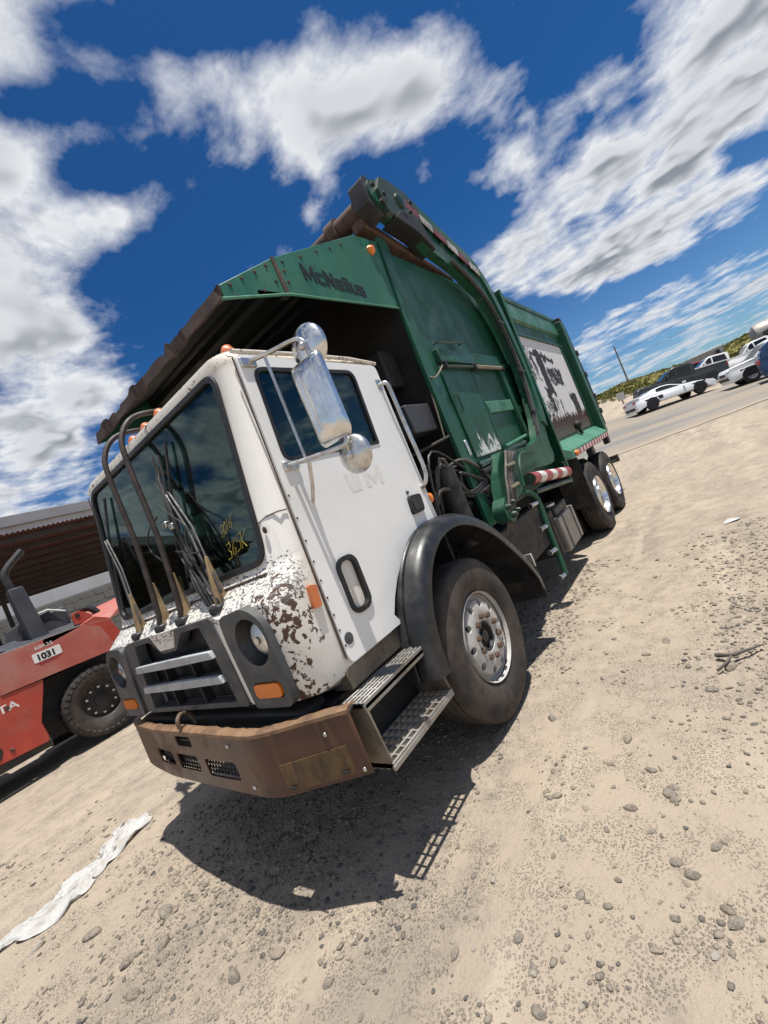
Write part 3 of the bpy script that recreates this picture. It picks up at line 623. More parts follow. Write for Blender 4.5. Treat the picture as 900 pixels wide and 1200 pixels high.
# paint-marker writing on the glass: strokes
def strokes(parts, org, h, mat, r):
    """parts: list of polylines in unit glyph space (x right, y up)"""
    b = MB()
    for pl in parts:
        b.tube([(org[0] + p[0] * h, wy(org[1] + p[1] * h) - 0.0035, org[1] + p[1] * h) for p in pl], r, 5)
    return b
dig = {'2': [[(0, .75), (.15, .95), (.4, .9), (.42, .65), (.05, .1), (.5, .12)]], '0': [[(.25, .95), (.05, .6), (.1, .15), (.3, .1), (.45, .5), (.25, .95)]], '1': [[(.2, .9), (.22, .05)]],
       '6': [[(.4, .95), (.1, .5), (.12, .1), (.38, .12), (.4, .45), (.12, .42)]], '3': [[(.02, .85), (.3, .98), (.4, .75), (.15, .55), (.42, .4), (.38, .1), (.0, .05)]],
       '5': [[(.5, .95), (.12, .92), (.1, .6), (.4, .58), (.42, .2), (.05, .05)]], 'K': [[(.05, .95), (.08, .0)], [(.48, .9), (.08, .45), (.5, .02)]]}
def scribble(word, x, z, h, adv, mat, r, slant=0.1, rise=0.0):
    pl = []
    for i, ch in enumerate(word):
        for q in dig[ch]: pl.append([(p[0] + i * adv + p[1] * slant, p[1] + i * rise) for p in q])
    o = strokes(pl, (x, z), h, mat, r).build('glass_writing', mat, ws, smooth=60); return o
scribble('2016', 0.62, 1.815, 0.075, 0.42, 'yellow_marker', 0.0016, 0.25, 0.12); scribble('365K', 0.63, 1.69, 0.095, 0.52, 'yellow_marker', 0.0019, 0.2, 0.10)
# ---- interior
MB().box(-1.0, 1.0, 0.02, 0.30, 1.05, 1.62).build('dashboard', 'seat_grey', T, bevel=0.04)
MB().box(-0.35, 0.35, 0.2, 1.35, 1.0, 1.30).build('engine_cover', 'seat_grey', T, bevel=0.05)
for s in (1, -1):
    st = MB().box(s * 0.68 - 0.24, s * 0.68 + 0.24, 0.62, 1.12, 1.22, 1.40).build('seat', 'seat_grey', T, bevel=0.05)
    MB().hexa([(s * .68 - .22, 1.02, 1.38), (s * .68 + .22, 1.02, 1.38), (s * .68 + .22, 1.14, 1.38), (s * .68 - .22, 1.14, 1.38), (s * .68 - .19, 1.16, 2.02), (s * .68 + .19, 1.16, 2.02), (s * .68 + .19, 1.25, 2.02), (s * .68 - .19, 1.25, 2.02)]).build('backrest', 'seat_grey', st, bevel=0.04)
sw = MB().tube([(0.62 + 0.22 * math.cos(a), 0.42 + 0.22 * math.sin(a) * 0.94, 1.72 + 0.22 * math.sin(a) * 0.34) for a in [2 * math.pi * k / 24 for k in range(25)]], 0.016, 8)
for a in (30, 150, 270): sw.tube([(0.62, 0.42, 1.70), (0.62 + 0.21 * math.cos(R_(a)), 0.42 + 0.2 * math.sin(R_(a)), 1.72 + 0.07 * math.sin(R_(a)))], 0.012, 6)
sw.tube([(0.62, 0.42, 1.70), (0.62, 0.25, 1.45)], 0.03, 8).build('steering_wheel', 'car_trim', T)
# ---- doors
DOOR = [(0.085, 1.035), (0.16, 2.635), (1.375, 2.61), (1.36, 1.42)]
arc = [(1.235 + 0.87 * math.cos(R_(a)), 0.55 + 0.87 * math.sin(R_(a))) for a in (82, 90, 98, 106, 114, 122, 130, 138, 145)]
DOOR = DOOR[:3] + [(1.372, 1.42)] + arc[1:] + [(0.56, 0.985), (0.10, 0.985)]
DOOR[0] = (0.086, 1.035)
RECESS = rrect(0.245, 0.385, 1.185, 1.465, 0.05)
RECESS = [(p[0] + (p[1] - 1.32) * 0.03, p[1]) for p in RECESS]
for s in (1, -1):
    a, b_ = (XD - 0.002, XD + 0.014) if s > 0 else (-XD - 0.014, -XD + 0.002)
    dr = MB().plate(rpoly(DOOR, [0.01, .05, .04, .02] + [0] * 8 + [.02, .03], 4), a, b_, 'x', holes=[SW, RECESS]).build('door', 'white_door', T, bevel=0.004)
    x0, x1 = (XD - 0.004, XD + 0.019) if s > 0 else (-XD - 0.019, -XD + 0.004)
    MB().plate(offset(SW, 0.006), x0, x1, 'x', holes=[offset(SW, -0.016)]).build('window_gasket', 'car_trim', dr, bevel=0.003)
    MB().plate(offset(SW, -0.01), s * (XD + 0.001), s * (XD + 0.006), 'x').build('side_window', 'side_glass' if s < 0 else 'cab_glass', dr, smooth=0)
    # small lower vent window, framed in black rubber and painted over inside
    MB().plate(offset(RECESS, 0.014), x0, x1 + s * 0.008, 'x', holes=[offset(RECESS, -0.012)]).build('vent_frame', 'car_trim', dr, bevel=0.006)
    MB().plate(offset(RECESS, -0.005), s * (XD - 0.03), s * (XD - 0.022), 'x').build('vent_panel', 'white_door', dr)
    # front seam: rusty hinge strip
    hs = MB()
    hs.tube([(s * (XD + 0.004), 0.078, 1.02), (s * (XD + 0.006), 0.115, 1.9), (s * (XD + 0.004), 0.150, 2.62)], 0.0045, 6).build('door_seam', 'rust_brown', dr)
    for zz in (1.08, 1.16, 1.24, 1.33, 1.42, 1.52, 1.63, 1.75, 1.87):
        MB().ball((s * (XD + 0.012), 0.095 + (zz - 1.03) * 0.045, zz), 0.007, 6, 4).build('hinge_rivet', 'rust_brown', dr)
    # latch handle
    h = MB().plate(rpoly([(1.075, 1.515), (1.225, 1.515), (1.245, 1.635), (1.095, 1.645)], 0.03), s * (XD + 0.010), s * (XD + 0.038), 'x').build('door_handle', 'car_trim', dr, bevel=0.012)
    MB().plate(rpoly([(1.10, 1.535), (1.20, 1.535), (1.215, 1.615), (1.115, 1.62)], 0.02), s * (XD + 0.036), s * (XD + 0.044), 'x').build('handle_paddle', 'fender_plastic', dr if False else h, bevel=0.004)
    MB().ball((s * (XD + 0.016), 1.125, 1.672), 0.014, 8, 6).build('lock_cylinder', 'grey_plastic', dr)
    MB().lathe([(0.0, 0.0), (0.0, 0.030), (0.006, 0.030), (0.008, 0.0)], (s * (XD + 0.012), 0.135, 1.10), 'x', 16, sx=s).build('door_plug', 'grey_plastic', dr)
    # grab rail behind the door
    gr = MB(); gr.tube(spline([(s * 1.105, 1.33, 2.455), (s * 1.165, 1.345, 2.45), (s * 1.17, 1.355, 2.36), (s * 1.17, 1.36, 2.1), (s * 1.17, 1.37, 1.80), (s * 1.155, 1.345, 1.70), (s * 1.105, 1.335, 1.66)], 5), 0.015, 10)
    gr.box(min(s * 1.10, s * 1.118), max(s * 1.10, s * 1.118), 1.30, 1.355, 2.42, 2.50); gr.box(min(s * 1.10, s * 1.118), max(s * 1.10, s * 1.118), 1.31, 1.36, 1.62, 1.68)
    gr.build('grab_rail', 'worn_chrome', T)
    MB().lathe([(0, 0), (0, .038), (.012, .036), (.022, .02), (.024, 0)], (s * (XD + 0.001), 1.395, 1.575), 'x', 16, sx=s).build('side_marker', 'amber_lens', T)
    MB().plate(rpoly([(0.005, 1.315), (0.055, 1.31), (0.072, 1.415), (0.022, 1.43)], 0.012), s * (XD - 0.03), s * (XD + 0.022), 'x').build('side_marker', 'orange_faded_lens', T, bevel=0.008)
    # rocker below the door
    MB().box(min(s * 0.95, s * 1.085), max(s * 0.95, s * 1.085), 0.06, 0.64, 0.865, 0.968).build('rocker_panel', 'grey_plastic' if False else 'step_side', T, bevel=0.006)
# faint outline of removed lettering on the near door
block_text('removed_lettering', 'WM', 0.12, 'ghost_lettering', T, (XD + 0.0145, 0.58, 1.785), 0.0, 1.5, 0.0006)
# ---- nose: grille, bezels, lamps
GY = -0.178
fr = MB().plate(rpoly([(-0.60, 0.965), (0.62, 0.965), (0.575, 1.455), (-0.555, 1.455)], 0.03), GY - 0.020, GY + 0.05, 'y',
      holes=[rpoly([(-0.475, 1.285), (0.465, 1.285), (0.44, 1.425), (0.22, 1.425), (0.10, 1.335), (-0.09, 1.335), (-0.21, 1.425), (-0.44, 1.425)], 0.015),
             rpoly([(-0.49, 1.15), (0.485, 1.15), (0.475, 1.255), (-0.48, 1.255)], 0.012), rpoly([(-0.51, 0.995), (0.515, 0.995), (0.50, 1.115), (-0.495, 1.115)], 0.012)]).build('grille', 'grey_plastic', T, bevel=0.008)
MB().box(-0.56, 0.56, GY + 0.075, GY + 0.081, 0.98, 1.44).build('radiator', 'grime_black', fr)
for z0, z1 in ((1.250, 1.292), (1.112, 1.154)):
    MB().plate([(-0.50, z0), (0.0, z0 - 0.004), (0.50, z0), (0.485, z1), (0.0, z1 + 0.004), (-0.485, z1)], GY - 0.048, GY - 0.016, 'y').build('grille_bar', 'grille_bar_grey', fr, bevel=0.008)
for x in (-0.18, 0.17): MB().box(x, x + 0.012, GY - 0.012, GY + 0.045, 0.99, 1.28).build('grille_rib', 'grime_black', fr)
MB().plate([(-0.16, 1.462), (0.17, 1.462), (0.095, 1.355), (-0.085, 1.355)], GY - 0.030, GY - 0.015, 'y').build('grille_emblem_plate', 'white_cab', fr, bevel=0.004)
for s in (1, -1):
    BZ = rpoly([(0.685, 0.955), (0.985, 0.955), (1.005, 1.07), (1.0, 1.37), (0.90, 1.455), (0.66, 1.44), (0.655, 1.30)], [.02, .05, .05, .09, .07, .05, .05], 5)
    HOLE = [(0.86 + 0.118 * math.cos(R_(a)) , 1.285 + 0.118 * math.sin(R_(a))) for a in range(0, 360, 12)]
    POCK = rrect(0.735, 0.955, 1.005, 1.085, 0.028)
    mir = lambda pl: [(s * p[0], p[1]) for p in pl]
    bz = MB().plate(mir(BZ), GY - 0.030, GY + 0.03, 'y', holes=[mir(HOLE), mir(POCK)]).build('headlight_bezel', 'grey_plastic', T, bevel=0.010)
    MB().lathe([(-0.028, 0.118), (-0.022, 0.124), (0.065, 0.094), (0.065, 0.080)], (s * 0.86, GY, 1.285), 'y', 32).build('headlight_bowl', 'fender_plastic', bz)
    MB().lathe([(0.030, 0.0), (0.030, 0.086), (0.016, 0.084), (0.006, 0.070), (-0.004, 0.04), (-0.007, 0.0)], (s * 0.875, GY + 0.006, 1.28), 'y', 32).build('headlight', 'lamp_reflector', bz)
    MB().lathe([(0.0, 0.0), (0.0, 0.018), (0.006, 0.020), (0.010, 0.0)], (s * 0.875, GY - 0.012, 1.28), 'y', 16).build('headlight_cap', 'worn_chrome', bz)
    MB().plate(mir(rrect(0.742, 0.948, 1.010, 1.080, 0.026)), GY - 0.040, GY + 0.01, 'y').build('turn_signal', 'amber_lens', bz, bevel=0.012, seg=3)
    MB().plate(mir(rpoly([(0.585, 1.0), (0.665, 0.96), (0.645, 1.43), (0.578, 1.45)], .01)), GY - 0.012, GY + 0.02, 'y').build('bezel_filler', 'white_cab' if s > 0 else 'grey_plastic', T, bevel=0.006)
MB().tube([(0.965, wy(1.83) - .004, 1.80), (1.02, .03, 1.815), (1.08, .06, 1.815), (1.10, .10, 1.81)], .0035, 5).build('pillar_seam', 'rust_brown', T)
MB().ball((1.0, wy(1.76) - .004, 1.755), .016, 8, 5, (1, .4, 1.2)).build('pillar_hole', 'rust_brown', T)
# cowl lip seam under the glass
MB().tube([(-0.95, -0.045, 1.555), (0, -0.050, 1.553), (0.95, -0.045, 1.555)], 0.006, 6).build('cowl_seam', 'rust_brown', T)
# roof marker lights
for x in (-0.98, -0.21, 0.0, 0.21, 0.98):
    l = MB().lathe([(0.0, 0.0), (0.0, 0.042), (0.016, 0.040), (0.044, 0.024), (0.050, 0.0)], (x, 0.215 if abs(x) < .5 else 0.25, 2.722 if abs(x) < .5 else 2.712), 'z', 16)
    l.build('marker_light', 'orange_faded_lens', T, smooth=50)
# ---- limb-guard pipes, wiper brackets, wipers and cables
for x in (-0.13, 0.16):
    MB().tube(spline([(x, -0.13, 1.50), (x + .01, -0.115, 1.60), (x + .02, -0.085, 2.0), (x + .01, -0.075, 2.45), (x, -0.045, 2.62), (x, 0.05, 2.735), (x, 0.20, 2.775), (x, 0.36, 2.765)], 6), 0.017, 10).build('guard_pipe', 'pipe_brown', T)
for x in (-0.50, -0.13, 0.16, 0.56):
    g = MB().hexa([(x - .012, -0.135, 1.475), (x + .018, -0.135, 1.475), (x + .024, -0.06, 1.50), (x - .012, -0.06, 1.50), (x - .006, -0.085, 1.76), (x + .006, -0.085, 1.76), (x + .006, -0.068, 1.76), (x - .006, -0.068, 1.76)])
    br = g.build('wiper_bracket', 'tan_bracket', T, bevel=0.004)
    MB().box(x - .045, x + .055, -0.16, -0.085, 1.455, 1.50).build('bracket_foot', 'hose_black', br, bevel=0.012)
for x, dx in ((0.56, -0.30), (-0.50, -0.28)):
    wp = MB().tube([(x, -0.10, 1.55), (x + dx * .5, wy(1.95) - .06, 1.95), (x + dx, wy(2.18) - .05, 2.20)], 0.011, 8).tube([(x + .05, -0.10, 1.55), (x + dx * .5 + .05, wy(1.95) - .06, 1.95), (x + dx + .04, wy(2.18) - .05, 2.20)], 0.008, 8).build('wiper_arm', 'hose_black', T)
    MB().tube([(x + dx - .05, wy(1.72) - .03, 1.70), (x + dx + .02, wy(2.2) - .03, 2.2), (x + dx + .09, wy(2.55) - .025, 2.50)], 0.010, 6).build('wiper_blade', 'hose_black', wp)
hb = random.Random(3)
for k in range(7):
    x0 = 0.10 + hb.uniform(0, .12); xm = 0.24 + hb.uniform(-.10, .16); x1 = 0.50 + hb.uniform(-.06, .1)
    path = [(x0, wy(2.52) - .02, 2.50 - hb.uniform(0, .18)), (x0 + .05, wy(2.3) - .04, 2.30), (xm, wy(2.05) - .05 - hb.uniform(0, .03), 2.05), (xm + hb.uniform(-.05, .10), wy(1.85) - .06, 1.86), (x1 - .08, -0.10, 1.66), (x1, -0.12, 1.51)]
    MB().tube(spline(path, 6), hb.choice([.005, .006, .008]), 6).build('cable', 'hose_black', T)
MB().tube(spline([(.30, -.08, 1.86), (.52, -.07, 1.80), (.50, -.08, 1.95), (.36, -.06, 2.06), (.24, -.05, 2.16)], 6), .005, 6).tube(spline([(.12, -.08, 1.84), (.0, -.07, 1.95), (.05, -.06, 2.05), (.2, -.05, 2.1)], 6), .005, 6).build('cable_loop', 'hose_black', T)
for (x, z) in ((.19, 2.02), (.26, 1.99), (.42, 1.60)): MB().box(x, x + .05, wy(z) - .09, wy(z) - .05, z, z + .035).build('cable_clip', 'worn_chrome', T, bevel=0.006)
# ---- bumper
BC = [(-1.2, -.10), (-1.0, -.19), (-.6, -.262), (-.27, -.30), (.36, -.33), (.58, -.335), (.70, -.335), (.78, -.322), (.86, -.292), (1.0, -.222), (1.2045, -.12)]
bc = [tuple(p) for p in spline([(p[0], p[1], 0) for p in BC], 5)]
def bend(x): return float(np.interp(x, [p[0] for p in bc], [p[1] for p in bc]))
def bstrip(dz0, dz1, in0, in1):
    n = len(bc); b = MB(); vs = []
    for (px, py, _) in bc:
        q = 0.03 * (1 - min(1, abs(px) / 1.2) ** 2)
        for (i_, z) in ((in0, dz0 + q * .6), (in1, dz0 + q * .6), (in1, dz1 + q), (in0, dz1 + q)): vs.append((px * (1 - i_ * .05), py + i_, z))
    fs = []
    for i in range(n - 1):
        for k in range(4): fs.append((i * 4 + k, i * 4 + (k + 1) % 4, (i + 1) * 4 + (k + 1) % 4, (i + 1) * 4 + k))
    fs.append((0, 1, 2, 3)); fs.append(tuple((n - 1) * 4 + k for k in (3, 2, 1, 0)))
    return b.add(vs, fs)
bump = bstrip(0.572, 0.872, 0.0, 0.012).build('bumper', 'bumper_brown', T, smooth=35)
cut = []
for (x0, x1, z0, z1) in ((-.10, .10, .815, .875), (-.52, -.25, .675, .765), (-.18, .10, .668, .760), (.19, .52, .655, .752)):
    cut.append(MB().plate(rrect(x0, x1, z0, z1, 0.018), -0.6, 0.2, 'y').build('cut', 'white_cab'))
for x in (-1.0, 1.05): pass
boolean(bump, cut)
bv = bump.modifiers.new('bevel', 'BEVEL'); bv.width = 0.003; bv.segments = 2; bv.limit_method = 'ANGLE'; bv.angle_limit = R_(50)
n = len(bc); lip = MB(); vs = []; fs = []
for (px, py, _) in bc:
    q = 0.872 + 0.03 * (1 - min(1, abs(px) / 1.2) ** 2); jg = random.uniform(-.002, .002)
    for (i_, z) in ((-0.004, q - .012), (-0.002, q + .004), (0.02, q + .014), (0.052 + jg * 2, q + .010 + jg), (0.052 + jg * 2, q + .004 + jg), (0.02, q + .002)): vs.append((px, py + i_, z))
for i in range(n - 1):
    for k in range(6): fs.append((i * 6 + k, i * 6 + (k + 1) % 6, (i + 1) * 6 + (k + 1) % 6, (i + 1) * 6 + k))
fs += [tuple(range(6)), tuple((n - 1) * 6 + k for k in range(5, -1, -1))]
lip.add(vs, fs).build('bumper_lip', 'bumper_lip', bump, smooth=50)
low = MB(); vs = []; fs = []
for (px, py, _) in bc:
    q = 0.572 + 0.018 * (1 - min(1, abs(px) / 1.2) ** 2)
    for (i_, z) in ((0.0, q + .002), (0.004, q - .008), (0.022, q - .006), (0.022, q + .002)): vs.append((px, py + i_, z))
for i in range(n - 1):
    for k in range(4): fs.append((i * 4 + k, i * 4 + (k + 1) % 4, (i + 1) * 4 + (k + 1) % 4, (i + 1) * 4 + k))
low.add([(q[0] * .985, q[1] + .004, q[2]) for q in vs], fs + [(0, 1, 2, 3), tuple((n - 1) * 4 + k for k in (3, 2, 1, 0))]).build('bumper_flange', 'bumper_lip', bump, smooth=50)
# wire screen behind the slots
ms = MB()
for i in range(34): x = -.55 + i * .034; ms.tube([(x, bend(x) + .03, .65), (x + .08, bend(x + .08) + .03, .775)], .004, 4); ms.tube([(x + .08, bend(x + .08) + .034, .65), (x, bend(x) + .034, .775)], .004, 4)
o = ms.build('slot_mesh', 'dark_steel', bump, smooth=60); o['kind'] = 'stuff'
# worn yellow plate on the corner
yp = MB(); vs = []; 
xs = [0.84, 0.89, 0.94, 0.99, 1.04, 1.09, 1.145]
for x in xs:
    for (dy, z) in ((-0.005, 0.596), (-0.005, 0.728), (0.002, 0.728), (0.002, 0.596)): vs.append((x, bend(x) + dy, z))
fs = []
for i in range(len(xs) - 1):
    for k in range(4): fs.append((i * 4 + k, i * 4 + (k + 1) % 4, (i + 1) * 4 + (k + 1) % 4, (i + 1) * 4 + k))
yp.add(vs, fs + [(0, 1, 2, 3), tuple((len(xs) - 1) * 4 + k for k in (3, 2, 1, 0))]).build('corner_plate', 'yellow_worn', bump)
for x in (0.84, 1.08): MB().box(x, x + .05, bend(x + .02) - .012, bend(x + .02) - .004, .612, .622).build('plate_slot', 'grime_black', bump)
for (x, z) in ((-1.12, .83), (-1.12, .62), (.52, .84), (.62, .63), (1.08, .80), (1.18, .60), (-.95, .83)): MB().ball((x, bend(x) - .002, z), .012, 8, 5, (1, .6, 1)).build('bumper_bolt', 'worn_chrome', bump)
MB().tube(spline([(-.02, -.20, .885), (-.02, -.22, .955), (.0, -.27, .985), (.03, -.31, .97), (.03, -.315, .925)], 5), .012, 8).build('tow_hook', 'rusty_nut', T)
MB().box(-.95, .95, -.16, 0.0, .60, .90).build('front_crossmember', 'grime_black', T, bevel=.02)
cp = [(p[0] * .985, p[1] + .02) for p in bc] + [(1.12, .02), (-1.12, .02)]
MB().plate(cp, .835, .845, 'z', holes=[[(-.96, -.13), (-.84, -.17), (-.81, -.13), (-.92, -.07)], [(.62, -.27), (.77, -.265), (.76, -.205), (.64, -.21)]]).build('bumper_shadow_plate', 'grime_black', T)  # unseen plate added to close the bumper's ground shadow, leaving small sunlit gaps
# ---- cab steps
for s in (1, -1):
    def sx(a, b): return (min(s * a, s * b), max(s * a, s * b))
    def tread(name, xa, xb, ya, yb, z, solid):
        b = MB(); x0, x1 = sx(xa, xb)
        n = 6
        for k in range(n):
            w = (x1 - x0) / n
            b.box(x0 + k * w + (0 if k == 0 else .0045), x0 + (k + 1) * w - (.0 if k == n - 1 else .0045), ya, yb, z - .014, z) if False else None
        for k in range(n): xx = x0 + (x1 - x0 - .012) * k / (n - 1); b.box(xx, xx + .012, ya, yb, z - .036, z)
        m_ = 10
        for k in range(m_ + 1): yy = ya + (yb - ya - .014) * k / m_; b.box(x0 + .002, x1 - .002, yy, yy + .012, z - .030, z - .003)
        return b.build(name, 'tread_aluminium', None if False else stp, bevel=0.002, seg=1)
    x0, x1 = sx(.80, 1.02); stp = MB().box(x0, x1, -.05, .60, .50, .86).build('cab_step', 'grime_black', T)
    for y0 in (-.03, .565):
        MB().hexa([(s * 1.03, y0, .52), (s * 1.245, y0, .525), (s * 1.245, y0 + .012, .525), (s * 1.03, y0 + .012, .52), (s * 1.075, y0, .845), (s * 1.22, y0, .845), (s * 1.22, y0 + .012, .845), (s * 1.075, y0 + .012, .845)]).build('step_side_plate', 'step_side', stp, bevel=.003)
    tread('step_tread', 1.075, 1.222, -.03, .577, .852, False)
    x0, x1 = sx(1.205, 1.222); MB().box(x0 if s > 0 else x0, x1, -.032, .579, .80, .838).build('tread_edge', 'tread_aluminium', stp, bevel=.003)
    tread('step_tread', 1.025, 1.248, -.03, .577, .555, False)
    x0, x1 = sx(1.236, 1.250); MB().box(x0, x1, -.032, .579, .515, .540).build('tread_edge', 'tread_aluminium', stp, bevel=.003)
    x0, x1 = sx(1.085, 1.213); MB().box(x0, x1, -.02, .567, .822, .828).build('tread_pan', 'dark_steel', stp)
# ---- mirrors
for s in (1, -1):
    P = lambda x, y, z: (s * x, y, z)
    mr = MB().tube(spline([P(1.11, .235, 2.595), P(1.25, .27, 2.575), P(1.38, .30, 2.56), P(1.43, .305, 2.53), P(1.445, .305, 2.46), P(1.455, .30, 2.2), P(1.46, .30, 2.03), P(1.45, .29, 1.985), P(1.40, .28, 1.985), P(1.25, .24, 2.0), P(1.11, .20, 2.02)], 5), .0125, 8).build('mirror_arm', 'worn_chrome', T)
    MB().tube([P(1.205, .262, 2.575), P(1.20, .255, 2.0)], .0085, 8).build('mirror_rod', 'worn_chrome', mr)
    MB().tube([P(1.22, .25, 1.99), P(1.17, .26, 1.88), P(1.115, .27, 1.80)], .010, 8).build('mirror_brace', 'worn_chrome', mr)
    for z in (2.59, 2.02): MB().box(*( (1.105, 1.13) if s > 0 else (-1.13, -1.105)), .17, .27, z - .03, z + .02).build('mirror_foot', 'worn_chrome', mr, bevel=.006)
    # long mirror head: pressed chrome shell, a raised rib down its back
    b = MB(); prof = []
    U = [-0.108, -0.10, -0.082, -0.05, -.03, -0.012, 0.012, .03, 0.05, 0.082, 0.10, 0.108]; Dp = [0, .02, .032, .036, .036, .048, .048, .036, .036, .032, .02, 0]
    Vv = [-0.215, -0.20, -0.175, -0.12, 0.0, 0.12, 0.175, 0.20, 0.215]; Dv = [0, .55, .9, 1, 1, 1, .9, .55, 0]
    vs = []; fs = []
    for j, v in enumerate(Vv):
        ins = 1.0 if 1 < j < 7 else (.93 if j in (1, 7) else .82)
        for i, u in enumerate(U): 
            dd = Dp[i] if abs(u) > .02 or abs(v) < .15 else .036
            vs.append(P(1.40 + u * ins, .300 - dd * Dv[j], 2.235 + v))
    nu = len(U)
    for j in range(len(Vv) - 1):
        for i in range(nu - 1): fs.append((j * nu + i, j * nu + i + 1, (j + 1) * nu + i + 1, (j + 1) * nu + i))
    k0 = len(vs)
    for j, v in enumerate(Vv):
        ins = 1.0 if 1 < j < 7 else (.93 if j in (1, 7) else .82)
        for i, u in enumerate(U): vs.append(P(1.40 + u * ins, .312, 2.235 + v))
    for j in range(len(Vv) - 1):
        for i in range(nu - 1): fs.append((k0 + j * nu + i, k0 + (j + 1) * nu + i, k0 + (j + 1) * nu + i + 1, k0 + j * nu + i + 1))
    border = [i for i in range(nu)] + [j * nu + nu - 1 for j in range(1, len(Vv))] + [(len(Vv) - 1) * nu + i for i in range(nu - 2, -1, -1)] + [j * nu for j in range(len(Vv) - 2, 0, -1)]
    for q in range(len(border)): a_, c_ = border[q], border[(q + 1) % len(border)]; fs.append((a_, c_, k0 + c_, k0 + a_))
    b.add(vs, fs).build('mirror_head', 'chrome', mr, smooth=50)
    for (cx, cz, rr, tilt) in ((1.425, 2.505, .112, 0), (1.435, 1.93, .098, 0)):
        d_ = MB().lathe([(0.012, 0.0), (0.012, rr), (0.0, rr), (-.012, rr * .92), (-.032, rr * .6), (-.040, 0.0)], P(cx, .345, cz), 'y', 32)
        d_.build('round_mirror', 'chrome' if cz > 2.2 else 'worn_chrome', mr, smooth=50)
        MB().tube([P(cx, .305, cz), P(1.45, .30, cz - .02 if cz > 2.2 else cz + .06)], .009, 6).ball(P(cx, .302, cz), .022, 8, 6).build('mirror_clamp', 'worn_chrome', mr)
# ---- wheels
def tyre_prof(R, w, rim, grooves=4):
    h = w / 2; p = [(-h * .72, rim - .012), (-h * .86, rim + .02), (-h, rim + (R - rim) * .45), (-h * .97, R - .075), (-h * .90, R - .028), (-h * .80, R - .006)]
    tw = h * .76; xs = np.linspace(-tw, tw, grooves + 2)[1:-1]
    for x in xs: p += [(x - .007, R), (x - .005, R - .014), (x + .005, R - .014), (x + .007, R)]
    p += [(h * .80, R - .006), (h * .90, R - .028), (h * .95, R - .06), (h * .97, R - .075), (h * .99, R - .085), (h, rim + (R - rim) * .45), (h * .97, rim + (R - rim) * .3), (h * .955, rim + (R - rim) * .27), (h * .86, rim + .02), (h * .72, rim - .012)]
    return p
def bolts(b, c, n, r, x, s, rb=.016, ln=.03):
    for k in range(n):
        a = 2 * math.pi * k / n + .16; y, z = c[1] + r * math.cos(a), c[2] + r * math.sin(a)
        b.tube([(x, y, z), (x + s * ln, y, z), (x + s * ln * 1.02, y, z)], [rb, rb, rb * .55], 6)
    return b
def front_wheel(s):
    c = (s * 1.06, 1.2354, .5525)
    disc = MB().lathe([(.150, .306), (.140, .300), (.085, .286), (.088, .262), (.128, .245), (.142, .20), (.146, .165), (.138, .105), (.110, .100), (.115, .16), (.110, .20), (.098, .245), (.06, .262), (.06, .29), (.10, .305)], c, 'x', 60, sx=s).build('wheel', 'wheel_white', T, smooth=40)
    cuts = []
    for k in range(10):
        a = 2 * math.pi * k / 10; y, z = c[1] + .222 * math.cos(a), c[2] + .222 * math.sin(a)
        cuts.append(MB().tube([(s * .9, y, z), (s * 1.35, y, z)], .026, 14).build('cut', 'white_cab'))
    boolean(disc, cuts)
    MB().lathe(tyre_prof(.5535, .335, .305, 4), c, 'x', 96, sx=s).build('tyre', 'tyre_side', disc, smooth=50)
    MB().lathe([(.02, .0), (.02, .285), (.03, .285), (.03, .0)], c, 'x', 40, sx=s).build('brake_drum', 'grime_black', disc)
    MB().lathe([(.02, .0), (.02, .099), (.125, .099), (.135, .085), (.10, .078), (.10, .045), (.125, .04), (.125, .0)], c, 'x', 32, sx=s).build('hub', 'dark_steel', disc)
    for k in range(10):
        a = 2 * math.pi * (k + .5) / 10; y, z = c[1] + .142 * math.cos(a), c[2] + .142 * math.sin(a); x = c[0] + s * .138
        MB().tube([(x, y, z), (x + s * .028, y, z), (x + s * .030, y, z)], [.021, .021, .012], 6).build('lug_nut', 'rusty_nut', disc)
    return disc
front_wheel(1); front_wheel(-1)
def rear_wheel(s, y):
    c = (s * 1.088, y, .545)
    disc = MB().lathe([(.140, .306), (.150, .300), (.130, .288), (.06, .278), (-.03, .270), (-.055, .24), (-.055, .135), (-.07, .135), (-.075, .26), (-.05, .29), (.05, .30)], c, 'x', 60, sx=s).build('wheel', 'chrome', T, smooth=40)
    MB().lathe(tyre_prof(.551, .285, .305, 4), c, 'x', 80, sx=s).build('tyre', 'rubber', disc, smooth=50)
    MB().lathe(tyre_prof(.551, .285, .305, 4), (c[0] - s * .34, c[1], c[2]), 'x', 60, sx=s).build('tyre', 'rubber', disc, smooth=50)
    MB().lathe([(-.08, 0), (-.08, .14), (-.04, .135), (.06, .105), (.09, .10), (.10, .06), (.11, .0)], c, 'x', 32, sx=s).build('hub', 'worn_chrome', disc)
    for k in range(10):
        a = 2 * math.pi * (k + .5) / 10; yy, z = c[1] + .172 * math.cos(a), c[2] + .172 * math.sin(a); x = c[0] - s * .056
        MB().tube([(x, yy, z), (x + s * .03, yy, z)], .019, 6).build('lug_nut', 'worn_chrome', disc)
for s in (1, -1):
    for y in (6.05, 7.42): rear_wheel(s, y)
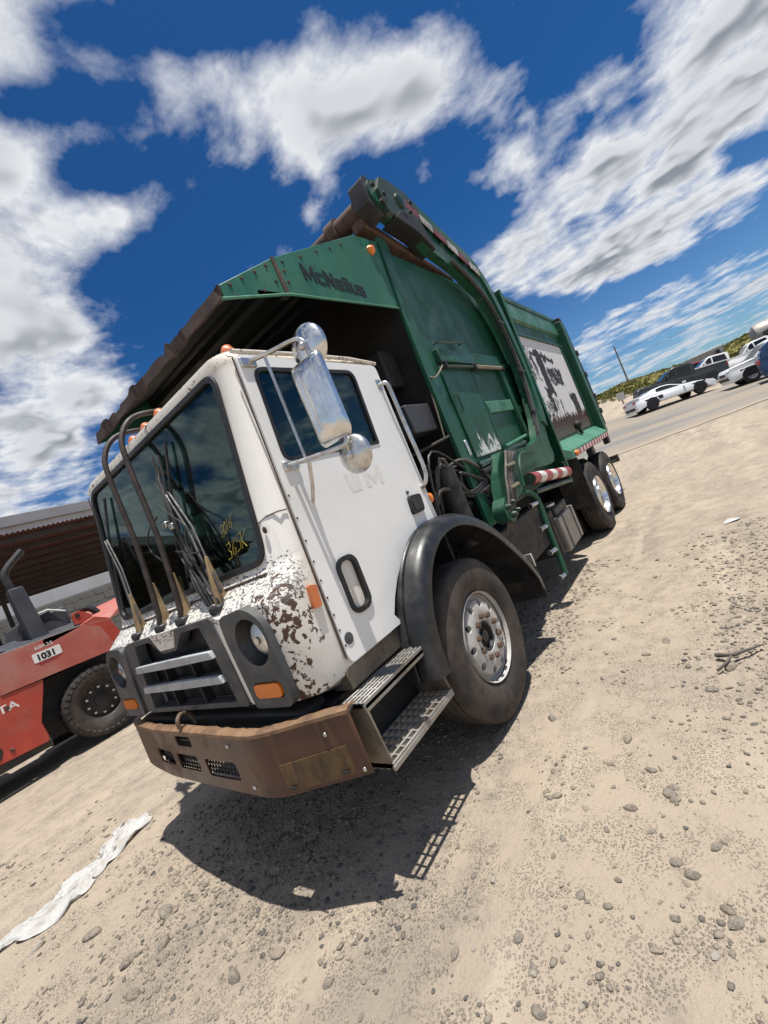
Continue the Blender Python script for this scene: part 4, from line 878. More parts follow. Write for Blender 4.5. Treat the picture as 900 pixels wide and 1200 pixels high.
# ---- front fender
FO = [(.475, .655), (.49, .80), (.53, .96), (.60, 1.10), (.70, 1.23), (.83, 1.335), (.98, 1.405), (1.15, 1.435), (1.32, 1.43), (1.50, 1.385), (1.68, 1.30), (1.86, 1.18), (2.02, 1.03), (2.16, .88), (2.28, .73), (2.36, .58), (2.37, .46)]
FOs = [tuple(p)[:2] for p in spline([(p[0], p[1], 0) for p in FO], 3)]
def fender(s):
    n = len(FOs); c = Vector((1.40, .55)); 
    def sweep(sec, name, mat, par):
        b = MB(); vs = []; fs = []; k = len(sec)
        for i, p in enumerate(FOs):
            a = Vector(FOs[max(0, i - 1)]); d_ = Vector(FOs[min(n - 1, i + 1)]); t_ = (d_ - a).normalized(); nn = Vector((-t_.y, t_.x))
            for (x, h) in sec: vs.append((s * x, p[0] + nn.x * h, p[1] + nn.y * h))
        for i in range(n - 1):
            for j in range(k): fs.append((i * k + j, i * k + (j + 1) % k, (i + 1) * k + (j + 1) % k, (i + 1) * k + j))
        fs += [tuple(range(k)), tuple((n - 1) * k + j for j in range(k - 1, -1, -1))]
        return b.add(vs, fs).build(name, mat, par, smooth=45)
    f = sweep([(.72, .0), (1.125, .0), (1.135, -.006), (1.14, -.022), (1.148, -.022), (1.152, -.004), (1.165, .006), (1.22, -.002), (1.262, -.022), (1.282, -.058), (1.285, -.105), (1.276, -.108), (1.27, -.062), (1.25, -.034), (1.21, -.018), (1.12, -.022), (.72, -.018)], 'front_fender', 'fender_plastic', T)
    MB().box(*((1.10, 1.28) if s > 0 else (-1.28, -1.10)), 2.30, 2.325, .66, .78).build('fender_bracket', 'worn_chrome', f, bevel=.004)
    MB().plate([(2.05, .40), (2.36, .38), (2.37, .62), (2.2, .86), (2.02, 1.0), (1.92, .7)], s * .74, s * .76, 'x').build('fender_inner', 'grime_black', f)
    MB().box(*((.72, 1.26) if s > 0 else (-1.26, -.72)), 2.345, 2.362, .36, .66).build('mud_flap', 'rubber', f)
fender(1); fender(-1)
MB().box(-1.06, 1.06, 1.44, 1.47, .95, 1.40).build('cab_rear_skirt', 'grime_black', T)
# ---- chassis
for s in (1, -1):
    MB().box(*((.38, .47) if s > 0 else (-.47, -.38)), -.1, 8.9, .72, 1.02).build('frame_rail', 'grime_black', T, bevel=.01)
for y in (1.2354, 6.05, 7.42): MB().tube([(-.95, y, .55), (.95, y, .55)], .085, 12).ball((0, y, .55), .22, 14, 10).build('axle', 'grime_black', T)
MB().box(-.42, .42, .3, 2.1, .62, 1.30).build('engine', 'grime_black', T, bevel=.05)
MB().tube([(0, 2.1, .8), (0, 5.9, .66)], .06, 12).build('drive_shaft', 'grime_black', T)
for s in (1, -1): MB().box(*((.50, .98) if s > 0 else (-.98, -.50)), 2.4, 3.85, .50, 1.0).build('battery_box', 'grime_black', T, bevel=.02)
tk = MB().box(.62, 1.10, 3.98, 4.72, .30, .73).build('hydraulic_tank', 'tank_grey', T, bevel=.012)
MB().box(.60, 1.06, 3.78, 3.97, .32, .86).build('tank_valve_block', 'grime_black', T, bevel=.02)
MB().lathe([(0, 0), (0, .10), (.03, .10), (.045, .08), (.05, 0)], (.92, 4.30, .85), 'z', 24).build('tank_cap', 'worn_chrome', tk)
MB().box(.70, 1.07, 4.05, 4.62, .735, .85).build('tank_top', 'dark_steel', tk, bevel=.02)
for y in (4.12, 4.56): MB().box(1.098, 1.106, y, y + .035, .30, .73).build('tank_strap', 'dark_steel', tk)
MB().box(-1.10, -.62, 3.2, 4.7, .35, .9).build('fuel_tank', 'tank_grey', T, bevel=.1)
for s in (1, -1): MB().box(*((.86, 1.24) if s > 0 else (-1.24, -.86)), 5.36, 5.372, .53, 1.26).build('mud_flap', 'rubber', T)
MB().tube([(1.0, 7.9, .78), (1.30, 7.95, .80)], .022, 8).build('rear_peg', 'dark_steel', T)

# ---- canopy over the cab
CT = [(0.345, 3.035), (0.36, 3.125), (0.895, 3.42), (2.07, 3.925), (2.44, 3.965), (2.37, 3.28), (0.92, 3.165)]
can = MB()
for s in (1, -1): can.plate(CT, s * 0.985, s * 1.0, 'x')
can = can.build('canopy', 'green_canopy', T, bevel=0.004)
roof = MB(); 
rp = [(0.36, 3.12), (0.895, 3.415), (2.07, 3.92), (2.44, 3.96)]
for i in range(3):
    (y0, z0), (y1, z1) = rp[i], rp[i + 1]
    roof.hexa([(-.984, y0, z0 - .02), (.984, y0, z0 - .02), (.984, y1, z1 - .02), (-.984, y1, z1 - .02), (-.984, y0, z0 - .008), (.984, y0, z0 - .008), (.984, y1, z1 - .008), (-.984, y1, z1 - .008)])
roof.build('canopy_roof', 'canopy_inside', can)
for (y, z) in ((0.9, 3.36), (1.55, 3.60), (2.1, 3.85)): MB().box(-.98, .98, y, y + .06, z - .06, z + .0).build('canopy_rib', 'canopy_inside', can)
# underside angle following the knee
for s in (1, -1): MB().box(*((.93, .984) if s > 0 else (-.984, -.93)), .89, .95, 3.17, 3.38).build('canopy_gusset', 'canopy_inside', can)
MB().tube([(1.002, .345, 3.038), (1.002, .92, 3.165), (1.002, 2.37, 3.28)], .009, 6).build('canopy_edge_bead', 'green_faded', can)
# ragged rusty lip along the front edge
lp = MB(); rr = random.Random(11); xs = np.linspace(-1.0, 1.0, 41); vs = []; fs = []
for i, x in enumerate(xs):
    j = rr.uniform(-.006, .006) + (.035 if (i // 3) % 4 == 1 and x < .4 else 0) - (.03 if i in (9, 10, 17, 26) else 0); q = rr.uniform(-.005, .005) + (.012 if (i // 4) % 3 == 1 else 0)
    for (y, z) in ((.333 + q, 3.035 + q), (.345 + q, 3.03), (.365, 3.118 + j * .8), (.35, 3.122 + j * .8)): vs.append((x, y, z))
for i in range(len(xs) - 1):
    for k in range(4): fs.append((i * 4 + k, i * 4 + (k + 1) % 4, (i + 1) * 4 + (k + 1) % 4, (i + 1) * 4 + k))
lp.add(vs, fs + [(0, 1, 2, 3), tuple((len(xs) - 1) * 4 + k for k in (3, 2, 1, 0))]).build('canopy_lip', 'lip_rust', can, smooth=0)
sm = MB()
sm.plate([(.885, 3.165), (.925, 3.168), (.905, 3.43), (.875, 3.415)], .998, 1.006, 'x').build('canopy_seam', 'rust_brown', can)
sm = MB()
for k in range(7):
    t = k / 7; y0, z0 = .36 + (.895 - .36) * t, 3.10 + (3.40 - 3.10) * t
for (y, z) in [(.44, 3.14), (.55, 3.20), (.68, 3.27), (.80, 3.34), (.46, 3.07), (.70, 3.15), (.98, 3.41), (1.2, 3.50), (1.42, 3.60), (1.62, 3.68), (.84, 3.24), (.96, 3.26), (.96, 3.34), (1.8, 3.76)]:
    MB().ball((1.002, y, z), .013, 7, 4, (.6, 1, 1)).build('canopy_rivet', 'rust_brown', can)
block_text('canopy_lettering', 'McNeilus', 0.125, 'black_lettering', can, (1.001, 1.15, 3.315), -0.012, 1.02)
MB().lathe([(0, 0), (0, .045), (.02, .043), (.04, .025), (.045, 0)], (1.0, 2.27, 3.83), 'x', 18).build('canopy_marker', 'amber_lens', can)

# ---- hopper body
hop = MB()
hop.box(-1.0, 1.0, 2.42, 5.0, 1.15, 3.90)
hop = hop.build('hopper', 'green_body', T, bevel=.012)
MB().box(-.99, .99, 2.36, 2.418, 1.0, 3.9).build('hopper_front_wall', 'grime_black', hop)
for s in (1, -1):
    MB().plate([(2.315, 1.10), (2.315, 2.6), (2.36, 3.28), (2.47, 4.02), (2.62, 4.0), (2.53, 3.3), (2.50, 2.6), (2.50, 1.10)], s * .98, s * 1.022, 'x').build('front_post', 'green_body', hop, bevel=.008)
    # ribs and frame of the hopper side
    def rib(nm, y0, y1, z0, z1, d=.05, mat='green_body', b=.008): return MB().box(*((1.0, 1.0 + d) if s > 0 else (-1.0 - d, -1.0)), y0, y1, z0, z1).build(nm, mat, hop, bevel=b)
    rib('side_rib', 2.66, 4.35, 2.74, 2.875, .055); rib('side_rib', 3.42, 4.24, 2.16, 2.30, .035, 'green_faded'); rib('side_rib', 4.24, 4.34, 1.72, 2.74, .06); rib('side_rib', 3.38, 3.45, 1.72, 2.70, .02)
    rib('side_rib', 2.66, 4.9, 1.60, 1.70, .04)
    rib('side_rib', 4.34, 4.95, 2.74, 2.80, .03); rib('side_rib', 4.34, 4.95, 2.10, 2.20, .03)
    rib('access_door', 2.64, 3.36, 1.74, 2.70, .022, 'green_scraped')
    for (y, z, dz) in ((2.70, 2.22, .17),): MB().tube([(s * 1.02, y, z), (s * 1.055, y, z), (s * 1.055, y + .01, z + dz), (s * 1.02, y + .01, z + dz)], .009, 6).build('door_pull', 'green_worn_dark', hop)
    MB().tube([(s * 1.02, 2.70, 2.93), (s * 1.07, 2.70, 2.93), (s * 1.07, 3.32, 2.97), (s * 1.02, 3.32, 2.97)], .010, 6).build('step_handle', 'green_worn_dark', hop)
    MB().box(*((1.02, 1.04) if s > 0 else (-1.04, -1.02)), 2.49, 2.53, 1.78, 1.94).build('latch_plate', 'worn_chrome', hop, bevel=.01)
    MB().tube([(s * 1.05, 2.62, 2.685), (s * 1.06, 3.45, 2.70)], .018, 8).build('conduit', 'green_worn_dark', hop)
    MB().tube([(s * 1.062, 3.42, 2.70), (s * 1.062, 4.30, 2.71)], .023, 10).build('conduit', 'cable_steel', hop)
    for y in (2.66, 3.40, 4.28): MB().box(*((1.0, 1.09) if s > 0 else (-1.09, -1.0)), y, y + .035, 2.66, 2.735).build('conduit_clip', 'dark_steel', hop, bevel=.004)
    MB().tube(spline([(s * 1.06, 2.63, 2.69), (s * 1.05, 2.52, 2.62), (s * 1.04, 2.40, 2.57), (s * 1.0, 2.34, 2.60), (s * .99, 2.33, 2.5), (s * .98, 2.30, 2.25), (s * .96, 2.28, 2.02)], 5), .008, 6).build('cable', 'cable_steel', hop)
    # lower slide rods
    MB().tube([(s * 1.07, 2.50, 1.655), (s * 1.08, 3.95, 1.72)], .030, 10).build('slide_rod', 'green_worn_dark', hop)
    MB().tube([(s * 1.075, 2.48, 1.59), (s * 1.085, 3.7, 1.64)], .034, 10).build('slide_tube', 'grime_black', hop)
    MB().tube([(s * 1.07, 3.35, 1.75), (s * 1.08, 4.1, 1.80)], .02, 8).build('slide_rod', 'green_faded', hop)
    # ---- lift arm
    AO = [(2.36, 4.28), (2.40, 4.44), (2.64, 4.53), (3.16, 4.525), (3.30, 4.40), (3.9, 4.255), (4.35, 4.14), (4.62, 3.94), (4.78, 3.62), (4.87, 3.15), (4.90, 2.67), (4.86, 2.24), (4.72, 1.85), (4.60, 1.60), (4.62, 1.46), (4.50, 1.36), (4.25, 1.355), (3.66, 1.40),
          (3.30, 1.36), (3.05, 1.27), (2.72, 1.20), (2.62, 1.10), (2.50, 1.12), (2.44, 1.24), (2.60, 1.55), (2.85, 1.72), (3.3, 1.68), (3.9, 1.66), (4.20, 1.72), (4.42, 1.98), (4.58, 2.35), (4.66, 2.75), (4.64, 3.15), (4.52, 3.45), (4.30, 3.66), (3.79, 3.87), (3.21, 3.98), (3.02, 4.10), (2.66, 4.12)]
    AOr = rpoly(AO, .05, 3)
    arm = MB().plate(AOr, s * 1.075, s * 1.17, 'x').build('lift_arm', 'green_body', T, bevel=.008)
    # outer flange of the arm, brighter rim
    AU = [(3.20, 4.50), (3.9, 4.30), (4.37, 4.18), (4.66, 3.97), (4.83, 3.64), (4.92, 3.15), (4.945, 2.67), (4.90, 2.22), (4.75, 1.82)]
    AV = [(3.20, 4.36), (3.88, 4.16), (4.30, 4.05), (4.54, 3.88), (4.69, 3.58), (4.77, 3.14), (4.80, 2.67), (4.76, 2.26), (4.62, 1.90)]
    sp = lambda P_: [tuple(q)[:2] for q in spline([(p[0], p[1], 0) for p in P_], 3)]
    MB().plate(sp(AU) + sp(AV)[::-1], s * 1.165, s * 1.20, 'x').build('arm_flange', 'green_body', arm, bevel=.006)
    # end block with dark gearing, torque-tube clamp
    blk = MB().plate(rpoly([(2.52, 4.16), (2.48, 4.36), (2.60, 4.52), (2.78, 4.545), (3.10, 4.53), (3.27, 4.40), (3.16, 4.24), (2.75, 4.13)], .016, 2), s * 1.06, s * 1.205, 'x').build('arm_end_block', 'green_worn_dark', arm, bevel=.015)
    MB().plate(rpoly([(2.31, 4.22), (2.33, 4.44), (2.42, 4.51), (2.54, 4.47), (2.56, 4.30), (2.60, 4.17), (2.46, 4.11)], .02), s * .985, s * 1.15, 'x').build('arm_clamp', 'dark_steel', arm, bevel=.02)
    MB().lathe([(0, 0), (0, .08), (.02, .075), (.035, .03), (.035, 0)], (s * 1.205, 2.86, 4.36), 'x', 20, sx=s).build('arm_pin', 'green_worn_dark', arm)
    for (yy, zz) in ((2.40, 4.36), (2.46, 4.22), (2.56, 4.33), (3.12, 4.44), (3.02, 4.30)): MB().tube([(s * 1.19, yy, zz), (s * 1.222, yy, zz)], .022, 6).build('arm_bolt', 'grime_black', arm)
    MB().plate([(2.62, 4.12), (3.02, 4.08), (3.3, 3.96), (3.2, 4.25), (2.8, 4.25)], s * 1.02, s * 1.21, 'x').build('arm_lug', 'grime_black', arm, bevel=.01)
    # red and white tape along the upper arm
    A0, A1 = Vector((2.95, 4.34)), Vector((4.50, 3.905)); 
    for k in range(6):
        t0, t1 = k / 6 + .01, (k + 1) / 6 - .01; p, q = A0.lerp(A1, t0), A0.lerp(A1, t1); nn = Vector((.27, .96)) * .095
        MB().plate([(p.x, p.y), (q.x, q.y), (q.x + nn.x, q.y + nn.y), (p.x + nn.x, p.y + nn.y)], s * 1.199, s * 1.207, 'x').build('reflective_stripe', 'tape_red_worn' if k % 2 == 0 else 'tape_white_worn', arm)
    # folded fork tine under the arm
    MB().hexa([(s * .86, 2.36, 4.10), (s * 1.0, 2.36, 4.10), (s * 1.0, 4.1, 3.90), (s * .86, 4.1, 3.90), (s * .86, 2.36, 4.20), (s * 1.0, 2.36, 4.20), (s * 1.0, 4.1, 3.96), (s * .86, 4.1, 3.96)]).build('fork_tine', 'rust_brown', T, bevel=.012)
    # hoses on the arm's inner edge
    hr = random.Random(5 + s)
    for k in range(5):
        dx = hr.uniform(-.03, .03); 
        base = [(3.7, 3.93), (4.15, 3.76), (4.47, 3.50), (4.60, 3.15), (4.62, 2.75), (4.55, 2.38), (4.40, 2.02), (4.24, 1.76)]
        MB().tube(spline([(s * (1.185 + .012 * (k % 2)), y + .022 * k - .05 + hr.uniform(-.006, .006), z - .0 + .004 * k) for (y, z) in base], 4), .011, 6).build('arm_hose', 'hose_black' if k < 2 else 'hose_dusty', arm)
    for (y, z) in ((4.60, 2.60), (4.42, 2.05), (4.56, 3.28)): MB().box(*((1.17, 1.215) if s > 0 else (-1.215, -1.17)), y - .075, y + .085, z - .02, z + .02).build('hose_clamp', 'dark_steel', arm, bevel=.005)
    # pivot guard (bent bar) and hoses draped over the pivot
    MB().tube(spline([(s * 1.20, 3.02, 1.30), (s * 1.21, 3.10, 1.50), (s * 1.21, 3.28, 1.615), (s * 1.21, 3.62, 1.60), (s * 1.20, 3.78, 1.57)], 5), .014, 6).build('pivot_guard', 'green_body', arm)
    for k in range(6):
        o_ = .035 * k
        MB().tube(spline([(s * 1.19, 2.95 + o_ * 1.4, 1.70 - .01 * k), (s * 1.215, 2.80 + o_ * 1.2, 1.62), (s * 1.22, 2.62 + o_, 1.47), (s * 1.22, 2.50 + o_, 1.30), (s * 1.18, 2.42 + o_, 1.14), (s * 1.10, 2.40 + o_, .98)], 5), .0125, 6).build('pivot_hose', ['hose_dusty', 'hose_black', 'hose_dusty', 'rust_brown', 'hose_dusty', 'hose_black'][k], arm)
    for (y, z) in ((2.74, 1.56), (2.63, 1.36)): MB().box(*((1.20, 1.242) if s > 0 else (-1.242, -1.20)), y - .02, y + .20, z - .014, z + .014).build('hose_clamp', 'cable_steel', arm, bevel=.004)
    # green valve block under the pivot
    vb = MB().plate(rpoly([(2.34, 1.24), (2.46, 1.32), (2.62, 1.22), (2.58, 1.10), (2.46, 1.06), (2.34, 1.12)], .04), s * 1.08, s * 1.20, 'x').build('valve_block', 'green_body', T, bevel=.014)
    for (y, z, r) in ((2.40, 1.22, .028), (2.52, 1.24, .024), (2.47, 1.13, .034), (2.57, 1.15, .022)): MB().lathe([(0, 0), (0, r), (.03, r * .9), (.05, r * .5), (.05, 0)], (s * 1.20, y, z), 'x', 14, sx=s).build('valve_fitting', 'green_worn_dark', vb)
    # striped roller with brackets
    q0, q1 = Vector((s * 1.21, 3.24, 1.335)), Vector((s * 1.22, 4.66, 1.165))
    rl = MB().tube([q0, q1], .062, 14).build('crush_tube', 'green_worn_dark', T)
    for k in range(7):
        a_, b_ = q0.lerp(q1, k / 7 + .004), q0.lerp(q1, (k + 1) / 7 - .004)
        MB().tube([a_, b_], .0655, 14).build('reflective_stripe', 'reflector_red' if k % 2 == 0 else 'reflector_white', rl)
    MB().tube([q0 + Vector((0, 0, -.15)), q1 + Vector((0, 0, -.12))], .028, 8).build('crush_bar', 'green_worn_dark', rl)
    MB().tube([q1 + Vector((0, -.01, .14)), q1 + Vector((0, .02, -.16))], .022, 8).build('tube_bracket', 'green_body', rl)
    # divider post
    dv = MB().hexa([(s * .99, 4.98, 1.12), (s * 1.215, 4.80, 1.12), (s * 1.22, 4.86, 1.12), (s * .99, 5.10, 1.12), (s * .99, 5.02, 3.80), (s * 1.22, 5.04, 3.83), (s * 1.22, 5.12, 3.83), (s * .99, 5.14, 3.80)]).build('divider_post', 'green_body', T, bevel=.008)
    MB().box(*((1.06, 1.10) if s > 0 else (-1.10, -1.06)), 4.84, 5.0, 2.68, 2.75).build('post_pin', 'worn_chrome', dv)

# torque tube across the front
MB().tube([(-1.05, 2.42, 4.28), (1.0, 2.42, 4.28)], .095, 18).build('torque_tube', 'rust_brown', T)
MB().tube([(.60, 2.42, 4.28), (.72, 2.42, 4.28)], .125, 18).build('torque_collar', 'rust_brown', T)
MB().box(-.95, .95, 2.55, 4.9, 3.90, 3.93).build('hopper_top_edge', 'green_worn_dark', T)
# blue rag caught by the post
tb = MB(); 
# ---- equipment between cab and hopper
MB().box(.42, .92, 1.90, 2.34, 2.12, 2.38).build('toolbox', 'grime_black' if False else 'forklift_grey', T, bevel=.012)
MB().tube([(.62, 1.75, 1.45), (.62, 1.75, 2.05)], .17, 20).build('air_cleaner', 'dark_steel', T)
MB().lathe([(0, 0), (0, .17), (.06, .15), (.10, .08), (.12, 0)], (.62, 1.75, 2.05), 'z', 20).build('air_cleaner_cap', 'dark_steel', T)
MB().box(.25, .78, 2.08, 2.34, 2.62, 2.98).build('control_cabinet', 'grime_black', T, bevel=.02)
MB().box(-.8, .3, 1.75, 2.3, 1.2, 2.5).build('cooler_pack', 'grime_black', T, bevel=.03)
MB().tube([(.95, 2.0, 1.05), (.95, 2.02, 1.75)], .10, 16).build('canister', 'dark_steel', T)
for k, z in enumerate((1.28, 1.42, 1.58)): MB().tube([(.95, 2.0, z), (.95, 2.0, z + .02)], .106, 16).build('canister_band', 'grime_black', T)
MB().tube([(-.6, 1.62, .9), (-.6, 1.62, 2.95), (-.6, 1.72, 3.05)], .07, 12).build('exhaust_stack', 'rust_brown', T)
er = random.Random(9)
for k in range(24):
    y0 = er.uniform(1.6, 2.2); x0 = er.uniform(.4, .95)
    MB().tube(spline([(x0, y0, er.uniform(1.0, 1.7)), (x0 + .1, y0 + .1, er.uniform(1.5, 1.9)), (min(1.0, x0 + .15), 2.25, er.uniform(1.4, 1.75)), (1.06, 2.55, er.uniform(1.2, 1.55))], 5), er.choice([.010, .014, .018]), 6).build('hydraulic_hose', er.choice(['hose_black', 'hose_black', 'hose_dusty']), T)
for z in (1.75, 2.02): MB().tube([(.6, 1.6, z - .1), (1.0, 2.34, z)], .014, 6).build('support_bar', 'dark_steel', T)
MB().tube(spline([(.80, 2.2, 1.72), (1.0, 2.30, 1.78), (1.05, 2.5, 1.66), (1.10, 2.62, 1.45)], 5), .016, 6).build('hydraulic_hose', 'hose_dusty', T)

# ---- rear body
rb = MB().hexa([(-1.0, 5.0, 1.22), (1.0, 5.0, 1.22), (1.0, 9.15, 1.22), (-1.0, 9.15, 1.22), (-1.0, 5.0, 3.86), (1.0, 5.0, 3.86), (1.0, 9.15, 3.86), (-1.0, 9.15, 3.86)]).build('body', 'green_body', T, bevel=.02)
MB().box(-.9, .9, 5.0, 9.1, 3.86, 3.93).build('body_roof', 'green_worn_dark', rb, bevel=.02)
for s in (1, -1):
    X = lambda a, b: ((a, b) if s > 0 else (-b, -a))
    MB().hexa([(s * 1.0, 5.12, 3.57), (s * 1.05, 5.12, 3.60), (s * 1.05, 8.92, 3.60), (s * 1.0, 8.92, 3.57), (s * 1.0, 5.12, 3.90), (s * 1.03, 5.12, 3.90), (s * 1.03, 8.92, 3.90), (s * 1.0, 8.92, 3.90)]).build('upper_panel', 'green_canopy', rb, bevel=.008)
    MB().box(*X(.97, 1.045), 5.12, 9.15, 3.905, 3.985).build('top_rail', 'green_body', rb, bevel=.01)
    for y in (6.2, 7.3, 8.4): MB().box(*X(.93, 1.02), y, y + .12, 3.985, 4.03).build('rail_bracket', 'green_worn_dark', rb, bevel=.005)
    MB().plate(rrect(5.35, 8.62, 1.60, 3.33, .05), s * 1.0005, s * 1.012, 'x').build('graphic_panel', 'body_graphic', rb)
    MB().box(*X(1.0, 1.045), 5.12, 8.92, 3.335, 3.36).build('panel_frame', 'green_body', rb); MB().box(*X(1.0, 1.045), 8.62, 8.66, 1.58, 3.335).build('panel_frame', 'green_body', rb)
    sh = MB().hexa([(s * 1.0, 5.10, 1.38), (s * 1.215, 5.30, 1.26), (s * 1.215, 8.75, 1.26), (s * 1.0, 8.9, 1.38), (s * 1.0, 5.10, 1.56), (s * 1.215, 5.30, 1.375), (s * 1.215, 8.75, 1.375), (s * 1.0, 8.9, 1.56)]).build('fender_shelf', 'green_faded', T, bevel=.006)
    MB().box(*X(1.2155, 1.220), 5.72, 8.72, 1.275, 1.345).build('reflective_strip', 'reflector_white', sh)
    for k in range(12): MB().plate([(5.75 + k * .25, 1.272), (5.87 + k * .25, 1.272), (5.90 + k * .25, 1.348), (5.78 + k * .25, 1.348)], s * 1.2203, s * 1.224, 'x').build('reflective_stripe', 'reflector_red', sh)
    MB().lathe([(0, 0), (0, .05), (.02, .048), (.04, .03), (.045, 0)], (s * 1.215, 5.55, 1.31), 'x', 16, sx=s).build('side_marker', 'amber_lens', sh)
    for y in (6.75, 8.55): MB().box(*X(1.10, 1.20), y, y + .22, 1.12, 1.258).build('shelf_bracket', 'dark_steel', sh, bevel=.01)
    MB().ball((s * 1.06, 7.15, 1.70), .075, 12, 8).tube([(s * 1.08, 7.15, 1.52), (s * 1.06, 7.15, 1.66)], .03, 8).build('work_lamp', 'grime_black', sh)
    rp_ = MB().hexa([(s * .99, 8.93, 1.30), (s * 1.16, 8.93, 1.34), (s * 1.16, 9.22, 1.34), (s * .99, 9.22, 1.30), (s * .99, 8.90, 3.90), (s * 1.16, 8.90, 3.86), (s * 1.16, 9.20, 3.86), (s * .99, 9.20, 3.90)]).build('rear_post', 'green_body', T, bevel=.012)
    MB().box(*X(1.02, 1.15), 8.95, 9.18, 3.88, 3.96).build('post_cap', 'dark_steel', rp_, bevel=.012)
    MB().tube([(s * 1.12, 9.26, 3.75), (s * 1.12, 9.42, 2.6), (s * 1.12, 9.36, 1.5)], .035, 8).build('tailgate_cylinder', 'dark_steel', T)
    for z in (3.1, 2.6, 2.1, 1.75): MB().box(*X(1.06, 1.18), 9.28, 9.46, z, z + .12).build('tailgate_latch', 'grime_black', T, bevel=.015)
    MB().lathe([(0, 0), (0, .06), (.03, .06), (.03, 0)], (s * 1.0, 9.75, 1.30), 'x', 14, sx=s).build('tail_lamp', 'red_lens', T)
MB().plate(rpoly([(9.23, 1.28), (9.23, 3.84), (9.55, 3.72), (9.98, 3.0), (10.02, 2.2), (9.75, 1.25)], .06), -.98, .98, 'x').build('tailgate', 'green_body', T, bevel=.02)
MB().box(-1.1, 1.1, 9.5, 9.62, .62, .78).build('rear_bumper', 'dark_steel', T, bevel=.01)
# ---- hanging ladder
ld = MB().tube(spline([(1.06, 2.92, 1.25), (1.14, 3.04, 1.245), (1.20, 3.17, 1.17), (1.21, 3.21, 1.05), (1.205, 3.20, .83), (1.20, 3.19, .55), (1.20, 3.16, .27)], 5), .030, 10).build('ladder', 'green_body', T)
for z in (1.08, .82, .56, .285):
    MB().tube([(1.205, 3.17, z), (1.17, 3.06, z)], .021, 8).tube([(1.172, 3.065, z), (1.168, 3.05, z)], .030, 8).build('ladder_rung', 'green_worn_dark' if False else 'tan_bracket' if False else 'worn_chrome', ld)

# ================================================================== GROUND
def vnoise(x, y, seed):
    xi = np.floor(x).astype(np.int64); yi = np.floor(y).astype(np.int64); fx = x - xi; fy = y - yi
    fx = fx * fx * (3 - 2 * fx); fy = fy * fy * (3 - 2 * fy)
    def h(a, b):
        n = (a * 374761393 + b * 668265263 + seed * 1442695041) & 0xFFFFFFFF; n = ((n ^ (n >> 13)) * 1274126177) & 0xFFFFFFFF; return ((n ^ (n >> 16)) & 0xFFFF) / 65535.0
    return (h(xi, yi) * (1 - fx) + h(xi + 1, yi) * fx) * (1 - fy) + (h(xi, yi + 1) * (1 - fx) + h(xi + 1, yi + 1) * fx) * fy - .5
def terrain(x, y):
    s = np.log1p(np.exp(np.clip((y - 14.5) / 1.2, -30, 60))) * 1.2 / 19.5
    s = np.minimum(s, 2.2)
    return s * (1.15 - .11 * np.clip(x, -8, 6))
def micro(x, y):
    r = np.hypot(x - CAM.x, y - CAM.y)
    f = np.clip(1.6 - r / 9, 0, 1); g = np.clip(1.3 - r / 5.5, 0, 1); g2 = np.clip(1.2 - r / 4, 0, 1)
    h = vnoise(x * 1.6, y * .45, 1) * .030 + vnoise(x * 3.7, y * 1.2, 2) * .018
    rough = np.clip(vnoise(x * 1.1, y * .35, 9) * 2.2 + .5, 0, 1)
    h = h * f + g * rough * (vnoise(x * 13, y * 10, 3) * .020 + vnoise(x * 29, y * 26, 4) * .016) + g2 * (vnoise(x * 55, y * 52, 5) * .010 + vnoise(x * 110, y * 110, 6) * .004) * (.35 + rough)
    return h - .012
def ground_z(x, y): return terrain(x, y) + micro(x, y)
def grid_mesh(name, X, Y, Z, mat):
    n, m_ = X.shape; co = np.stack([X, Y, Z], -1).reshape(-1, 3)
    i = np.arange(n - 1)[:, None] * m_ + np.arange(m_ - 1)[None, :]
    q = np.stack([i, i + 1, i + m_ + 1, i + m_], -1).reshape(-1, 4)
    me = bpy.data.meshes.new(name); me.vertices.add(len(co)); me.vertices.foreach_set('co', co.ravel().astype(np.float32))
    me.loops.add(q.size); me.loops.foreach_set('vertex_index', q.ravel().astype(np.int32)); me.polygons.add(len(q))
    me.polygons.foreach_set('loop_start', np.arange(0, q.size, 4, dtype=np.int32)); me.polygons.foreach_set('loop_total', np.full(len(q), 4, dtype=np.int32))
    me.polygons.foreach_set('use_smooth', np.ones(len(q), dtype=bool)); me.update(calc_edges=True); me.validate(); me.materials.append(MATS[mat]); return me
rr_ = [.15]
while rr_[-1] < 5000:
    r = rr_[-1]; rr_.append(r * (1.011 if r < 6 else 1.03 if r < 40 else 1.12) + .004)
rr_ = np.array(rr_); th = np.linspace(0, 2 * math.pi, 521)
RR, TH = np.meshgrid(rr_, th, indexing='ij'); GX = CAM.x + RR * np.cos(TH); GY_ = CAM.y + RR * np.sin(TH)
ground = struct(link('ground', grid_mesh('ground', GX, GY_, ground_z(GX, GY_), 'dirt_ground')))
# worn asphalt yard beyond the dirt
def asph_edge(x): return 17.2 + .17 * np.clip(x, -12, 10) + .5 * vnoise(x * .6, x * 0 + 3, 21) + .25 * vnoise(x * 2.3, x * 0 + 8, 22)
ax = np.linspace(-14, 11, 120); at_ = np.linspace(0, 1, 46)
AX, AT = np.meshgrid(ax, at_, indexing='ij'); e0 = asph_edge(AX); AY = e0 + AT ** 1.3 * (33.5 - .25 * AX - e0)
am = grid_mesh('asphalt_yard', AX, AY, terrain(AX, AY) + .008, 'old_asphalt'); ea = am.attributes.new('edge', 'FLOAT', 'POINT'); ea.data.foreach_set('value', np.minimum(AT * 3.0, (1 - np.clip((AX - 7) / 4, 0, 1))).ravel().astype(np.float32))
struct(link('asphalt_yard', am))
